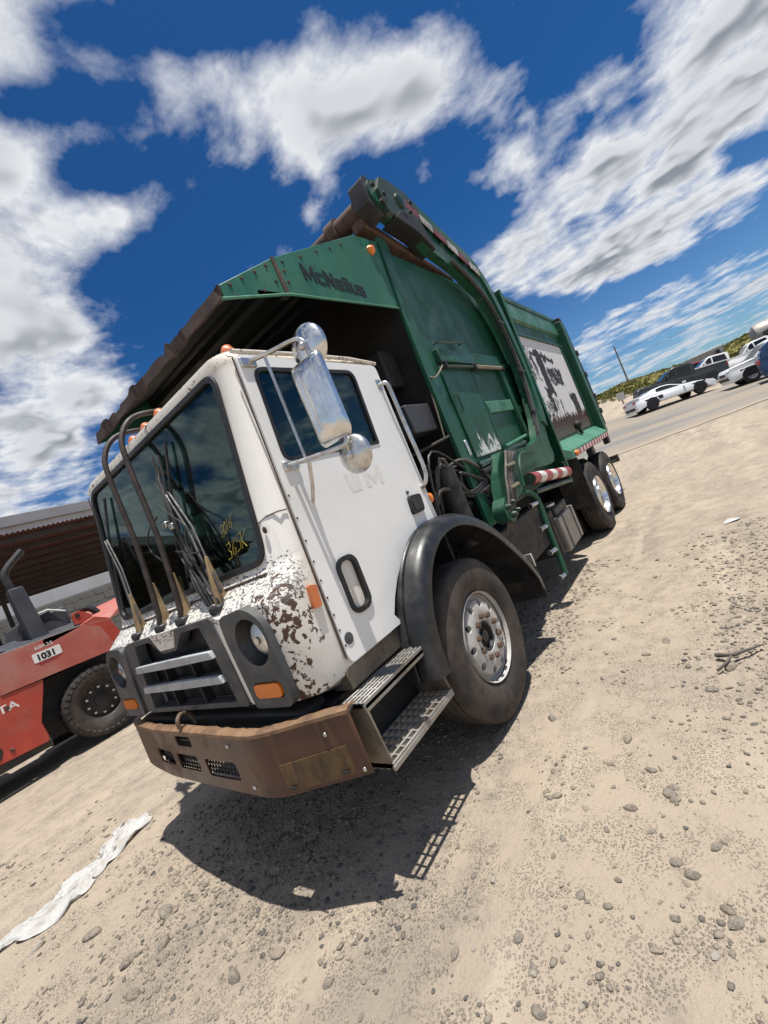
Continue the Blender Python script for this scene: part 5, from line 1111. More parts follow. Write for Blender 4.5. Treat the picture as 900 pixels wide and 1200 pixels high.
# brushy hill on the horizon
hx = np.linspace(-170, 150, 120); hy = np.concatenate([np.linspace(56, 150, 40), np.linspace(160, 700, 20)])
HX, HY = np.meshgrid(hx, hy, indexing='ij')
base = terrain(HX, HY); hs = np.clip((HY - 60) / 80, 0, 1); hs = hs * hs * (3 - 2 * hs)
HZ = base - .4 * np.clip((62 - HY) / 6, 0, 1) + hs * (4.3 + .09 * np.clip(HX, -30, 30) + vnoise(HX * .03, HY * .02, 31) * 1.6)
hill = struct(link('hill', grid_mesh('hill', HX, HY, HZ, 'brush_yellow')))
def hill_z(x, y): b = terrain(x, y); h = np.clip((y - 60) / 80, 0, 1); h = h * h * (3 - 2 * h); return b + h * (4.3 + .09 * np.clip(x, -30, 30) + vnoise(x * .03, y * .02, 31) * 1.6)
# scrub: many small leafy tufts as one mass
def tuft_mass(name, pts, mats, leaves=26):
    vs = []; fs = []; mi = []; k = 0
    for (x, y, z, r, mm) in pts:
        d = rng.normal(size=(leaves, 3)); d /= np.linalg.norm(d, axis=1)[:, None]; d[:, 2] = np.abs(d[:, 2]); c = np.array([x, y, z]) + d * np.array([r, r, r * .8]) * rng.uniform(.45, 1.0, (leaves, 1))
        a = rng.normal(size=(leaves, 3)); b = rng.normal(size=(leaves, 3)); sz = r * rng.uniform(.12, .27, (leaves, 1))
        a = a / np.linalg.norm(a, axis=1)[:, None] * sz; b = b / np.linalg.norm(b, axis=1)[:, None] * sz
        vs.append(np.stack([c - a, c + b, c + a, c - b], 1).reshape(-1, 3)); fs += [(k + 4 * i, k + 4 * i + 1, k + 4 * i + 2, k + 4 * i + 3) for i in range(leaves)]; mi += [mm] * leaves; k += 4 * leaves
    me = bpy.data.meshes.new(name); me.from_pydata(np.concatenate(vs).tolist(), [], fs)
    for q in mats: me.materials.append(MATS[q])
    me.polygons.foreach_set('material_index', mi); me.update(); o = link(name, me); o['kind'] = 'stuff'; return o
pts = []
for i in range(3800):
    y = 51 + 91 * rng.random() ** 1.3; x = rng.uniform(-.22 * y - 12, .16 * y + 6); cl = vnoise(np.array([x * .12]), np.array([y * .12]), 41)[0]
    r = rng.uniform(.25, .6) * (1.35 if cl > .1 else .8); pts.append((x, y, float(hill_z(np.array([x]), np.array([y]))[0]) + .05, r, 0 if cl > -.02 + rng.uniform(-.15, .15) else 1))
for i in range(260):
    x = rng.uniform(-50, 30); y = 136 + rng.uniform(-6, 12); pts.append((x, y, float(hill_z(np.array([x]), np.array([y]))[0]) + .2, rng.uniform(.4, .9), 0))
tuft_mass('brush', pts, ['brush_green', 'brush_yellow'])
# ------------------------------------------------------------------ stones
def rock_mesh(name, mat, seed, flat=.6, sub=2):
    bm = bmesh.new(); bmesh.ops.create_icosphere(bm, subdivisions=sub, radius=1.0); q = random.Random(seed); ax_ = [Vector((q.gauss(0, 1), q.gauss(0, 1), q.gauss(0, 1))).normalized() for _ in range(7)]; cutv = [q.uniform(.62, .92) for _ in ax_]
    for v in bm.verts:
        for a, c in zip(ax_, cutv):
            d = v.co.dot(a)
            if d > c: v.co -= a * (d - c) * .85
        v.co.x *= 1.25; v.co.y *= .85; v.co.z *= flat
    me = bpy.data.meshes.new(name); bm.to_mesh(me); bm.free(); me.polygons.foreach_set('use_smooth', [True] * len(me.polygons)); me.set_sharp_from_angle(angle=R_(38)); me.materials.append(MATS[mat]); return me
RM = {m_: [rock_mesh('stone', m_, i * 7 + len(m_), f) for i, f in enumerate((.5, .62, .72, .55))] for m_ in ('stone_grey', 'stone_tan', 'stone_purple', 'stone_pale')}
LAB = {'stone_grey': ('grey rounded stone', 'grey stones on the dirt'), 'stone_tan': ('sandy tan stone', 'tan stones on the dirt'), 'stone_purple': ('dark brownish stone', 'dark brownish stones on the dirt'), 'stone_pale': ('pale whitish stone', 'pale stones on the dirt')}
NST = [0]
def stone(x, y, r, kind, label=None, flat=1.0):
    me = RM[kind][NST[0] % 4]; NST[0] += 1
    z = float(ground_z(np.array([x]), np.array([y]))[0]); o = bpy.data.objects.new('stone', me); COL.objects.link(o); WL[o] = Vector((x, y, z))
    o.location = (x, y, z + r * .08); o.scale = (r, r * random.uniform(.8, 1.1), r * random.uniform(.8, 1.1) * flat); o.rotation_euler = (random.uniform(-.25, .25), random.uniform(-.25, .25), random.uniform(0, 6.28))
    marks = [(2.45, 1.65, 'beside the broken dry branch'), (-1.55, -.7, 'near the white rag'), (.2, -.55, 'in front of the curved edge of the truck shadow'), (1.05, .1, 'beside the ladder-like step shadow'), (1.35, 1.1, 'beside the front tyre'), (2.15, .58, 'around the cluster of three stones'), (2.33, .06, 'at the right edge of the picture'), (1.7, -.3, 'at the bottom of the picture'), (-.3, -.8, 'in the gravel streak at the lower left'), (2.0, 3.4, 'on the open dirt halfway to the rear wheels'), (2.2, 2.6, 'on the open dirt above the branch')]
    pl = min(marks, key=lambda m_: (m_[0] - x) ** 2 + (m_[1] - y) ** 2)[2]
    szw = 'large' if r > .028 else 'medium' if r > .016 else 'small' if r > .0105 else 'tiny'
    tag(o, label or (szw + ' ' + LAB[kind][0] + ' ' + pl), 'stone', LAB[kind][1] + ' ' + pl); return o
big = [(-.34, -.60, .055, 'stone_grey', 'long grey stone tilted in the gravel ahead of the bumper'), (-.14, -.71, .038, 'stone_grey', None), (.52, -.68, .036, 'stone_grey', 'largest rounded dark grey stone at the bottom left of centre'), (.66, -.54, .030, 'stone_tan', None), (-.27, -.84, .04, 'stone_purple', None), (-.78, -.85, .045, 'stone_purple', 'flat purplish stone between the white cloth and the shadow'),
       (-1.20, -1.04, .04, 'stone_pale', 'pale flat stone just beside the lower end of the white cloth'), (-.02, -.91, .035, 'stone_purple', None), (-.04, -.75, .028, 'stone_grey', None), (.98, -.54, .022, 'stone_grey', None),
       (1.93, .94, .032, 'stone_tan', None), (2.06, .71, .024, 'stone_grey', None), (2.15, .61, .022, 'stone_purple', None), (2.14, .57, .030, 'stone_grey', 'largest stone of the tight cluster of three grey ones on the right'), (2.16, .54, .021, 'stone_purple', None), (1.65, .50, .028, 'stone_tan', 'rounded tan stone at the foot of the light dusty streak'), (1.72, .56, .014, 'stone_purple', None), (1.80, .44, .016, 'stone_tan', None), (1.99, .47, .026, 'stone_purple', None), (1.91, .34, .017, 'stone_grey', None), (2.08, .36, .016, 'stone_grey', None),
       (1.74, .26, .016, 'stone_grey', None), (1.72, .17, .014, 'stone_grey', None), (1.49, .02, .018, 'stone_pale', None), (1.86, .03, .019, 'stone_grey', None), (1.96, .01, .017, 'stone_grey', None), (1.98, .12, .015, 'stone_purple', None), (1.68, -.18, .020, 'stone_grey', None), (1.76, -.26, .018, 'stone_grey', None), (2.17, .24, .020, 'stone_grey', None), (2.22, .20, .024, 'stone_grey', None), (2.32, .09, .020, 'stone_purple', None), (2.34, .05, .026, 'stone_grey', None), (2.30, .33, .022, 'stone_grey', None), (2.17, .03, .015, 'stone_grey', None), (2.12, -.09, .018, 'stone_tan', None), (2.28, -.06, .016, 'stone_pale', None), (1.45, -.29, .022, 'stone_grey', None), (1.81, -.37, .024, 'stone_grey', None), (1.87, .74, .016, 'stone_purple', None), (1.95, .82, .014, 'stone_tan', None),
       (2.42, 1.60, .045, 'stone_grey', None), (2.07, 2.02, .032, 'stone_purple', None), (1.92, 3.44, .03, 'stone_purple', None), (1.95, 1.86, .03, 'stone_tan', None), (2.32, 1.37, .03, 'stone_grey', None), (1.46, 1.14, .032, 'stone_grey', None)]
for (x, y, r, k_, l_) in big: stone(x, y, r, k_, l_)
sr = random.Random(21)
for i in range(110):
    if sr.random() < .55: x, y = sr.uniform(-1.2, 2.4), sr.uniform(-.95, .2)
    else: x, y = sr.uniform(1.35, 3.2), sr.uniform(0, 4.5)
    if x < 1.3 and y > -.3: y = sr.uniform(-.95, -.3)
    stone(x, y, sr.uniform(.006, .014), sr.choice(['stone_grey', 'stone_grey', 'stone_tan', 'stone_purple', 'stone_tan', 'stone_pale']))
# fine gravel mass
def gravel(n):
    ico = np.array([(0, 0, 1), (.89, 0, .45), (.28, .85, .45), (-.72, .53, .45), (-.72, -.53, .45), (.28, -.85, .45), (.72, .53, -.45), (-.28, .85, -.45), (-.89, 0, -.45), (-.28, -.85, -.45), (.72, -.53, -.45), (0, 0, -1)])
    F = np.array([(0, 1, 2), (0, 2, 3), (0, 3, 4), (0, 4, 5), (0, 5, 1), (1, 6, 2), (2, 7, 3), (3, 8, 4), (4, 9, 5), (5, 10, 1), (6, 7, 2), (7, 8, 3), (8, 9, 4), (9, 10, 5), (10, 6, 1), (11, 7, 6), (11, 8, 7), (11, 9, 8), (11, 10, 9), (11, 6, 10)])
    r = 0.5 + 5.5 * rng.random(n * 3) ** 1.5; a = rng.uniform(R_(60), R_(215), n * 3); x = CAM.x + r * np.cos(a); y = CAM.y + r * np.sin(a)
    w = np.clip(vnoise(x * 1.1, y * .35, 9) * 2.2 + .5, 0, 1) * .8 + vnoise(x * 5, y * 4, 12) * .7 + .12
    w = w + .5 * ((x > -1.3) & (x < 1.25) & (y > -.5) & (y < 6)) ; w = np.clip(w, 0, 1.3) ** 1.45; keep = rng.random(n * 3) < w; x, y = x[keep][:n], y[keep][:n]; n = len(x); rr = np.hypot(x - CAM.x, y - CAM.y)
    sz = (.0018 + .0105 * rng.random(n) ** 6) * (0.75 + .15 * rr)
    v = ico[None] * rng.uniform(.6, 1.25, (n, 12, 1)) * sz[:, None, None]; v[:, :, 2] *= .65
    c, s_ = np.cos(rng.uniform(0, 6.28, n)), np.sin(rng.uniform(0, 6.28, n)); vx = v[:, :, 0] * 1.2; vy = v[:, :, 1]
    out = np.stack([vx * c[:, None] - vy * s_[:, None] + x[:, None], vx * s_[:, None] + vy * c[:, None] + y[:, None], v[:, :, 2] + (ground_z(x, y) + sz * .15)[:, None]], -1).reshape(-1, 3)
    f = (F[None] + (np.arange(n) * 12)[:, None, None]).reshape(-1, 3)
    me = bpy.data.meshes.new('gravel'); me.vertices.add(len(out)); me.vertices.foreach_set('co', out.ravel().astype(np.float32)); me.loops.add(f.size); me.loops.foreach_set('vertex_index', f.ravel().astype(np.int32)); me.polygons.add(len(f))
    me.polygons.foreach_set('loop_start', np.arange(0, f.size, 3, dtype=np.int32)); me.polygons.foreach_set('loop_total', np.full(len(f), 3, dtype=np.int32)); me.update(calc_edges=True); me.materials.append(MATS['gravel_mix'])
    at = me.attributes.new('tone', 'FLOAT', 'POINT'); at.data.foreach_set('value', np.repeat(np.clip(rng.normal(.55, .3, n), 0, 1), 12).astype(np.float32))
    o = link('gravel', me); o['kind'] = 'stuff'
gravel(85000)
# ------------------------------------------------------------------ cloth strip, litter
def cloth():
    C_ = [(-1.53, -1.22, .05), (-1.56, -1.08, .07), (-1.50, -.98, .12), (-1.47, -.88, .16), (-1.50, -.78, .13), (-1.56, -.68, .13), (-1.58, -.58, .11), (-1.63, -.47, .13), (-1.72, -.36, .17), (-1.84, -.25, .20), (-1.93, -.17, .17)]
    P = spline([(p[0], p[1], p[2]) for p in C_], 8); n = len(P); m_ = 41; vs = []; fs = []
    for i, p in enumerate(P):
        a = P[max(0, i - 1)]; b = P[min(n - 1, i + 1)]; t = Vector((b.x - a.x, b.y - a.y, 0)).normalized(); nn = Vector((-t.y, t.x, 0))
        for j in range(m_):
            u = j / (m_ - 1) - .5; ed = 1 + .35 * float(vnoise(np.array([i * .22]), np.array([7. if u < 0 else 31.]), 51)[0]) * abs(u) * 4
            q = Vector((p.x, p.y, 0)) + nn * u * p.z * 1.8 * ed
            wv = float(vnoise(np.array([u * 3 + 5]), np.array([i * .11]), 52)[0]); f2 = float(vnoise(np.array([u * 13 + i * .12]), np.array([i * .28]), 53)[0]); tw = math.sin(i * .23) * .35
            tri = lambda v: abs((v % 1.0) * 2 - 1)
            h = .004 + .026 * tri(u * 2.6 + tw + wv * 1.5) ** 2.2 + .013 * tri(u * 6.5 - tw * 2 + wv * 3) ** 1.6 + abs(f2) * .016 - abs(u) * .014
            vs.append((q.x + wv * .05 + f2 * .02, q.y + f2 * .03, float(ground_z(np.array([q.x]), np.array([q.y]))[0]) + max(.003, h)))
    for i in range(n - 1):
        for j in range(m_ - 1): fs.append((i * m_ + j, i * m_ + j + 1, (i + 1) * m_ + j + 1, (i + 1) * m_ + j))
    o = MB().add(vs, fs).build('rag', 'cloth_white', None, smooth=180, recalc=False); sd_ = o.modifiers.new('thickness', 'SOLIDIFY'); sd_.thickness = .002
    tag(o, 'crumpled strip of dirty white cloth lying on the dirt', 'cloth')
cloth()
def litter(name, pts, h, mat, label, cat):
    b = MB(); n = len(pts); c = Vector((sum(p[0] for p in pts) / n, sum(p[1] for p in pts) / n))
    vs = [(p[0], p[1], float(ground_z(np.array([p[0]]), np.array([p[1]]))[0]) + .008 + h * (i % 2)) for i, p in enumerate(pts)] + [(c.x, c.y, float(ground_z(np.array([c.x]), np.array([c.y]))[0]) + .012 + h * 1.4)]
    o = b.add(vs, [(i, (i + 1) % n, n) for i in range(n)]).build(name, mat, None, smooth=0, recalc=False); q = o.modifiers.new('thickness', 'SOLIDIFY'); q.thickness = .003
    return tag(o, label, cat)
litter('paper_scrap', [(2.56, 4.66), (2.69, 4.70), (2.72, 4.79), (2.60, 4.82), (2.55, 4.74)], .012, 'paper_white', 'small white paper scrap on the dirt far right of the truck', 'litter')
litter('paper_scrap', [(.80, 4.60), (.86, 4.62), (.87, 4.72), (.81, 4.70)], .01, 'paper_white', 'tiny white scrap in the shadow beside the silver tank', 'litter')
st = MB().tube(spline([(2.36, 1.70, .02), (2.44, 1.66, .035), (2.50, 1.70, .03), (2.60, 1.78, .02)], 4), [.013, .015, .012, .011, .010, .012, .013, .010, .009, .008, .007, .006, .004], 7).tube(spline([(2.44, 1.66, .03), (2.41, 1.58, .03), (2.36, 1.53, .015)], 3), .008, 6)
tag(st.build('dead_branch', 'dead_wood', None, smooth=60), 'broken dry branch lying on the dirt at right', 'branch')

# ================================================================== FORKLIFT
fk = thing('forklift', 'large red forklift with white 1031 tag parked left of the truck', 'forklift', (-6.4, -.3, 0)); K = fk
FX = -5.62
body = MB()
up = rpoly([(0.06, 1.83), (1.10, 1.79), (1.33, 1.66), (1.42, 1.33), (1.34, 1.23), (0.62, 1.265), (-0.10, 1.295), (-0.02, 1.6)], .02)
side = MB().plate(up, FX - .03, FX, 'x').build('fender_panel', 'forklift_faded', K, bevel=.008)
MB().plate([(1.06, 1.795), (1.33, 1.655), (1.42, 1.34), (1.60, 1.40), (1.50, 1.75), (1.30, 1.86)], FX - .40, FX - .031, 'x').build('fender_nose', 'forklift_red', K, bevel=.01)
MB().hexa([(FX - .03, .06, 1.815), (FX - .03, 1.10, 1.78), (FX - .9, 1.25, 1.88), (FX - .9, .06, 1.90), (FX - .03, .06, 1.84), (FX - .03, 1.10, 1.80), (FX - .9, 1.25, 1.98), (FX - .9, .06, 1.98)]).build('fender_top', 'forklift_grey', K, bevel=.01)
MB().hexa([(FX - .03, 1.10, 1.775), (FX - .03, 1.5, 1.70), (FX - .9, 2.4, 1.90), (FX - .9, 1.25, 1.88), (FX - .03, 1.10, 1.80), (FX - .03, 1.5, 1.73), (FX - .9, 2.4, 2.10), (FX - .9, 1.25, 1.98)]).build('hood_slope', 'forklift_faded', K, bevel=.01)
lw = MB().plate([(-3.2, 1.29), (-3.2, .48), (-.6, .46), (.20, .41), (.22, .48), (.20, .70), (.35, 1.10), (.40, 1.262), (-.10, 1.285)], FX - .05, FX - .012, 'x').build('side_panel', 'forklift_red', K, bevel=.01)
MB().box(FX - .20, FX - .06, -3.2, .24, .32, .44).build('side_skirt', 'dark_steel', K, bevel=.01)
MB().plate(rpoly([(-.48, .50), (-.33, .50), (-.28, .60), (-.30, .66), (-.48, .66)], .02), FX - .011, FX - .004, 'x').build('step_hole', 'grime_black', lw)
for (y, z) in ((-.20, .56), (-.18, .545)): MB().ball((FX - .012, y, z), .02, 8, 5).build('panel_bolt', 'rust_brown', lw)
MB().tube([(FX - .014, -.08, 1.10), (FX - .006, -.08, 1.10)], .03, 12).build('panel_plug', 'rust_brown', lw)
MB().box(FX - 1.6, FX - .3, -3.2, 1.7, .35, 1.25).build('chassis', 'grime_black', K, bevel=.03)
MB().box(FX - 1.9, FX - .05, -3.4, -.02, 1.30, 1.62).build('deck', 'forklift_grey', K, bevel=.03)
MB().box(FX - 1.75, FX - .55, .55, 1.15, 1.85, 2.22).build('engine_cover', 'forklift_grey', K, bevel=.04)
MB().hexa([(FX - 1.6, .4, 1.85), (FX - .5, .4, 1.85), (FX - .5, 1.10, 1.85), (FX - 1.6, 1.10, 1.85), (FX - 1.6, .50, 2.18), (FX - .5, .50, 2.18), (FX - .5, .90, 2.24), (FX - 1.6, .90, 2.24)]).build('engine_cover', 'forklift_grey', K, bevel=.02)
MB().tube([(FX - .48, .66, 2.23), (FX - .48, .88, 2.245), (FX - .48, 1.10, 2.13)], .015, 6).build('cover_trim', 'white_lettering', K)
lug = MB().plate(rpoly([(1.04, 1.83), (1.06, 2.02), (1.16, 2.04), (1.30, 1.92), (1.32, 1.82)], .03), FX - .16, FX - .10, 'x').build('lifting_lug', 'forklift_red', K, bevel=.01)
MB().tube([(FX - .101, 1.12, 1.965), (FX - .09, 1.12, 1.965)], .035, 14).build('lug_hole', 'grime_black', lug)
MB().tube(spline([(FX - .5, 1.24, 2.02), (FX - .45, 1.35, 2.06), (FX - .42, 1.44, 2.0), (FX - .40, 1.5, 1.9)], 4), .055, 8).build('fuel_filler', 'grime_black', K)
MB().hexa([(FX - .52, .50, 1.85), (FX - .26, .50, 1.85), (FX - .26, .74, 1.85), (FX - .52, .74, 1.85), (FX - .52, .48, 2.72), (FX - .30, .48, 2.72), (FX - .30, .67, 2.72), (FX - .52, .67, 2.72)]).build('exhaust_housing', 'forklift_grey', K, bevel=.012)
MB().tube(spline([(FX - .40, .55, 2.66), (FX - .40, .53, 2.85), (FX - .40, .53, 2.95), (FX - .40, .60, 3.07), (FX - .40, .85, 3.28)], 5), .052, 12).build('exhaust_pipe', 'dark_steel', K)
for (y0, z0, y1, z1) in ((-.10, 1.62, -.16, 2.9), (-1.6, 1.62, -1.5, 2.9), (.20, 1.9, .12, 2.25)): MB().box(FX - 1.0, FX - .94, min(y0, y1), max(y0, y1), z0, z1).build('cab_post', 'grime_black', K, bevel=.01)
MB().box(FX - 1.8, FX - .3, -1.9, -.05, 2.9, 2.98).build('overhead_guard', 'grime_black', K, bevel=.02)
MB().box(FX - 1.2, FX - .7, -1.1, -.6, 1.62, 2.3).build('operator_seat', 'grime_black', K, bevel=.06)
MB().tube([(FX - .10, .14, 1.86), (FX - .10, -.4, 1.92), (FX - .10, -.6, 1.90)], .02, 8).build('hand_rail', 'forklift_grey', K)
def fork_wheel(y, name='wheel'):
    c = (FX - .19, y, .575)
    ds = MB().lathe([(.10, .30), (.112, .29), (.10, .275), (.02, .265), (.01, .20), (.04, .12), (.04, .0), (.0, .0), (-.03, .26), (-.02, .30)], c, 'x', 48).build(name, 'dark_steel', K, smooth=40)
    MB().lathe([(.045, 0), (.045, .105), (.07, .10), (.085, .07), (.085, 0)], c, 'x', 28).build('hub', 'dark_steel', ds)
    tp = MB().lathe([(-.15, .29), (-.18, .42), (-.15, .535), (.12, .545), (.165, .52), (.185, .42), (.17, .36), (.165, .35), (.13, .30), (.10, .288)], c, 'x', 72)
    for k in range(34):
        a = 2 * math.pi * k / 34; da = .052; pts_ = []
        for (xx, r) in ((.10, .535), (.168, .515), (.18, .475), (.10, .47)):
            pts_.append((xx, r))
        vs = []
        for sgn in (-1, 1):
            for (xx, r) in ((-.16, .535), (.10, .545), (.172, .518), (.19, .465)):
                vs.append((c[0] + xx, c[1] + (r + (.008 if r > .5 else .006)) * math.cos(a + sgn * da), c[2] + (r + (.008 if r > .5 else .006)) * math.sin(a + sgn * da)))
        for sgn in (-1, 1):
            for (xx, r) in ((-.16, .50), (.10, .50), (.15, .48), (.17, .45)): vs.append((c[0] + xx, c[1] + r * math.cos(a + sgn * da * 1.05), c[2] + r * math.sin(a + sgn * da * 1.05)))
        tp.add(vs, [(0, 1, 5, 4), (1, 2, 6, 5), (2, 3, 7, 6), (0, 8, 9, 1), (1, 9, 10, 2), (2, 10, 11, 3), (4, 5, 13, 12), (5, 6, 14, 13), (6, 7, 15, 14), (3, 11, 15, 7), (0, 4, 12, 8)])
    tp.build('tyre', 'tyre_side', ds, smooth=30)
    for k in range(10):
        a = 2 * math.pi * k / 10 + .2; yy, z = c[1] + .205 * math.cos(a), c[2] + .205 * math.sin(a)
        MB().tube([(c[0] + .012, yy, z), (c[0] + .05, yy, z), (c[0] + .054, yy, z)], [.024, .022, .012], 6).build('lug_nut', 'worn_chrome', ds)
fork_wheel(1.0); fork_wheel(-2.4)
sx_ = MB().box(FX - 1.85, FX - 1.55, .45, 1.55, .05, 1.15)
sx_.build('far_wheel', 'rubber', K, bevel=.1)
# number tag and lettering
dir_ = (0, 1, -.008); upv = (0, .03, 1)
tg = MB().plate(rrect(.375, .735, 1.515, 1.655, .02), FX + .0005, FX + .005, 'x').build('number_tag', 'white_lettering', K)
text('tag_number', '1031', .125, 'black_lettering', tg, (FX + .0055, .415, 1.538), dir_, (0, 0, 1), .001, .006, squash=1.0)
text('code_lettering', '68R25', .07, 'ghost_lettering', K, (FX + .001, .435, 1.70), dir_, (0, 0, 1), .0008, .0, squash=1.3)
MB().plate([(.42, 1.475), (.66, 1.475), (.70, 1.50), (.42, 1.50)], FX + .0005, FX + .003, 'x').build('red_sticker', 'reflector_red', K)
text('side_lettering', 'TOYOTA', .15, 'white_lettering', K, (FX - .0115, .05, 1.055), (0, 1, 0), (0, 0, 1), .0008, .002, align='RIGHT', squash=1.25)
for (y, z) in ((1.20, 1.42), (1.14, 1.40), (1.05, 1.38)): pass

# ================================================================== SHED, BUILDING, WALLS
sh = thing('shed_roof', 'open shed with rusty red corrugated roof on thin posts', 'shed', (-18, 4, 0))
X0, X1, Y0, Y1, ZN, ZF = -12.3, -24.0, -9.0, 9.3, 5.0, 4.55
# corrugated sheet: ribs run away from the edge
n = 150; b = MB(); vs = []; fs = []
ys = np.linspace(Y0, Y1, n * 4 + 1)
for i, y in enumerate(ys):
    ph = i % 4; dz = .035 if ph in (1, 2) else 0.0
    for (x, z) in ((X0, ZN), (X1, ZF)): vs.append((x, y, z + dz)); vs.append((x, y, z + dz + .004))
for i in range(len(ys) - 1):
    a = i * 4; c = a + 4
    fs += [(a, a + 2, c + 2, c), (a + 1, c + 1, c + 3, a + 3), (a, c, c + 1, a + 1), (a + 2, a + 3, c + 3, c + 2)]
b.add(vs, fs).build('roof_sheet', 'canopy_red_sheet', sh, smooth=0)
for k in range(10):
    x = X0 - .35 - k * (11.2 / 9); z = ZN + (ZF - ZN) * (x - X0) / (X1 - X0)
    MB().box(x - .05, x + .05, Y0, Y1, z - .16, z - .004).build('purlin', 'purlin_dark', sh)
for y in (Y0 + .3, Y1 - .4): MB().hexa([(X0, y, ZN - .40), (X0, y + .12, ZN - .40), (X1, y + .12, ZF - .40), (X1, y, ZF - .40), (X0, y, ZN - .165), (X0, y + .12, ZN - .165), (X1, y + .12, ZF - .165), (X1, y, ZF - .165)]).build('rafter', 'purlin_dark', sh)
for x in (X0 - 8.2, X1 + .2):
    for y in (Y0 + .36, -3.0, 3.26, Y1 - .34): MB().box(x - .07, x + .07, y - .06, y + .08, 0, ZN + (ZF - ZN) * (x - X0) / (X1 - X0) - .17).build('post', 'dark_steel', sh)
bl = thing('warehouse', 'pale metal sided building behind the red shed roof', 'building', (-40, 12, 0))
wl = MB()
seg = 70; ys = np.linspace(-18, 46, seg * 4 + 1); vs = []; fs = []
for i, y in enumerate(ys):
    dx = .04 if (i % 4) in (1, 2) else 0
    for z in (0, 9.15): vs.append((-29 + dx, y, z))
for i in range(len(ys) - 1): fs.append((i * 2, i * 2 + 2, i * 2 + 3, i * 2 + 1))
wl.add(vs, fs).box(-52, -29.2, -18, 46, 0, 8.8).build('wall', 'metal_white_wall', bl, smooth=0)
MB().box(-52.2, -28.75, -18.2, 46.2, 9.15, 9.8).build('parapet_cap', 'wall_cap_grey', bl, bevel=.03)
bw = thing('block_wall', 'long grey concrete block wall behind the forklift', 'wall', (-26, 10, 0))
blk_mesh = None; course = 0
wb = MB().box(-26.3, -26.05, -12, 34, 0, 3.95).build('wall_core', 'block_grey', bw)
proto = None
for r in range(10):
    for c in range(26):
        y = -1.5 + c * .78 + (.39 if r % 2 else 0); z = .02 + r * .39
        if proto is None:
            proto = MB().box(-.02, .03, 0, .755, 0, .365).build('block', 'block_grey', bw, loc=(-26.05, y, z), bevel=.012, seg=1)
        else: copies(proto, 'block', [(-26.05 + random.uniform(-.008, .012), y, z)], bw)

# ================================================================== UTILITY POLE AND WIRES
PX, PY = -6.3, 104.8; pz = float(hill_z(np.array([PX]), np.array([PY]))[0])
po = thing('utility_pole', 'bare wooden utility pole rising above the brushy hill', 'utility pole', (PX, PY, pz))
MB().tube([(PX, PY, pz - .5), (PX, PY, 14.6)], [.17, .12], 10).build('pole', 'wood_pole', po)
def wire(z, y0):
    A_ = Vector((PX - 90, PY + 20, z - .6)); B_ = Vector((PX, PY, z)); C2 = Vector((PX + 70, PY - 45, z + 1.2)); p = []
    for k in range(13): t = k / 12; q = A_.lerp(B_, t); q.z -= 1.6 * 4 * t * (1 - t); p.append(q)
    for k in range(1, 15): t = k / 14; q = B_.lerp(C2, t); q.z -= 1.0 * 4 * t * (1 - t); p.append(q)
    o = MB().tube(p, .024, 5).build('power_line', 'car_trim', None)
    return o
tag(wire(12.6, 0), 'upper thin power line crossing the sky past the pole', 'power line')
tag(wire(10.9, 0), 'lower thin power line crossing the sky past the pole', 'power line')
sgx, sgy = -2.2, 45.0; sz_ = float(terrain(np.array([sgx]), np.array([sgy]))[0])
sg = thing('notice_board', 'small white board on a post at the foot of the brushy hill', 'sign', (sgx, sgy, sz_))
MB().box(sgx - .32, sgx + .32, sgy - .03, sgy + .03, sz_ + .35, sz_ + 1.05).build('board', 'metal_white_wall', sg, bevel=.01)
MB().box(sgx - .05, sgx + .05, sgy + .03, sgy + .12, sz_, sz_ + 1.0).build('post', 'dark_steel', sg)

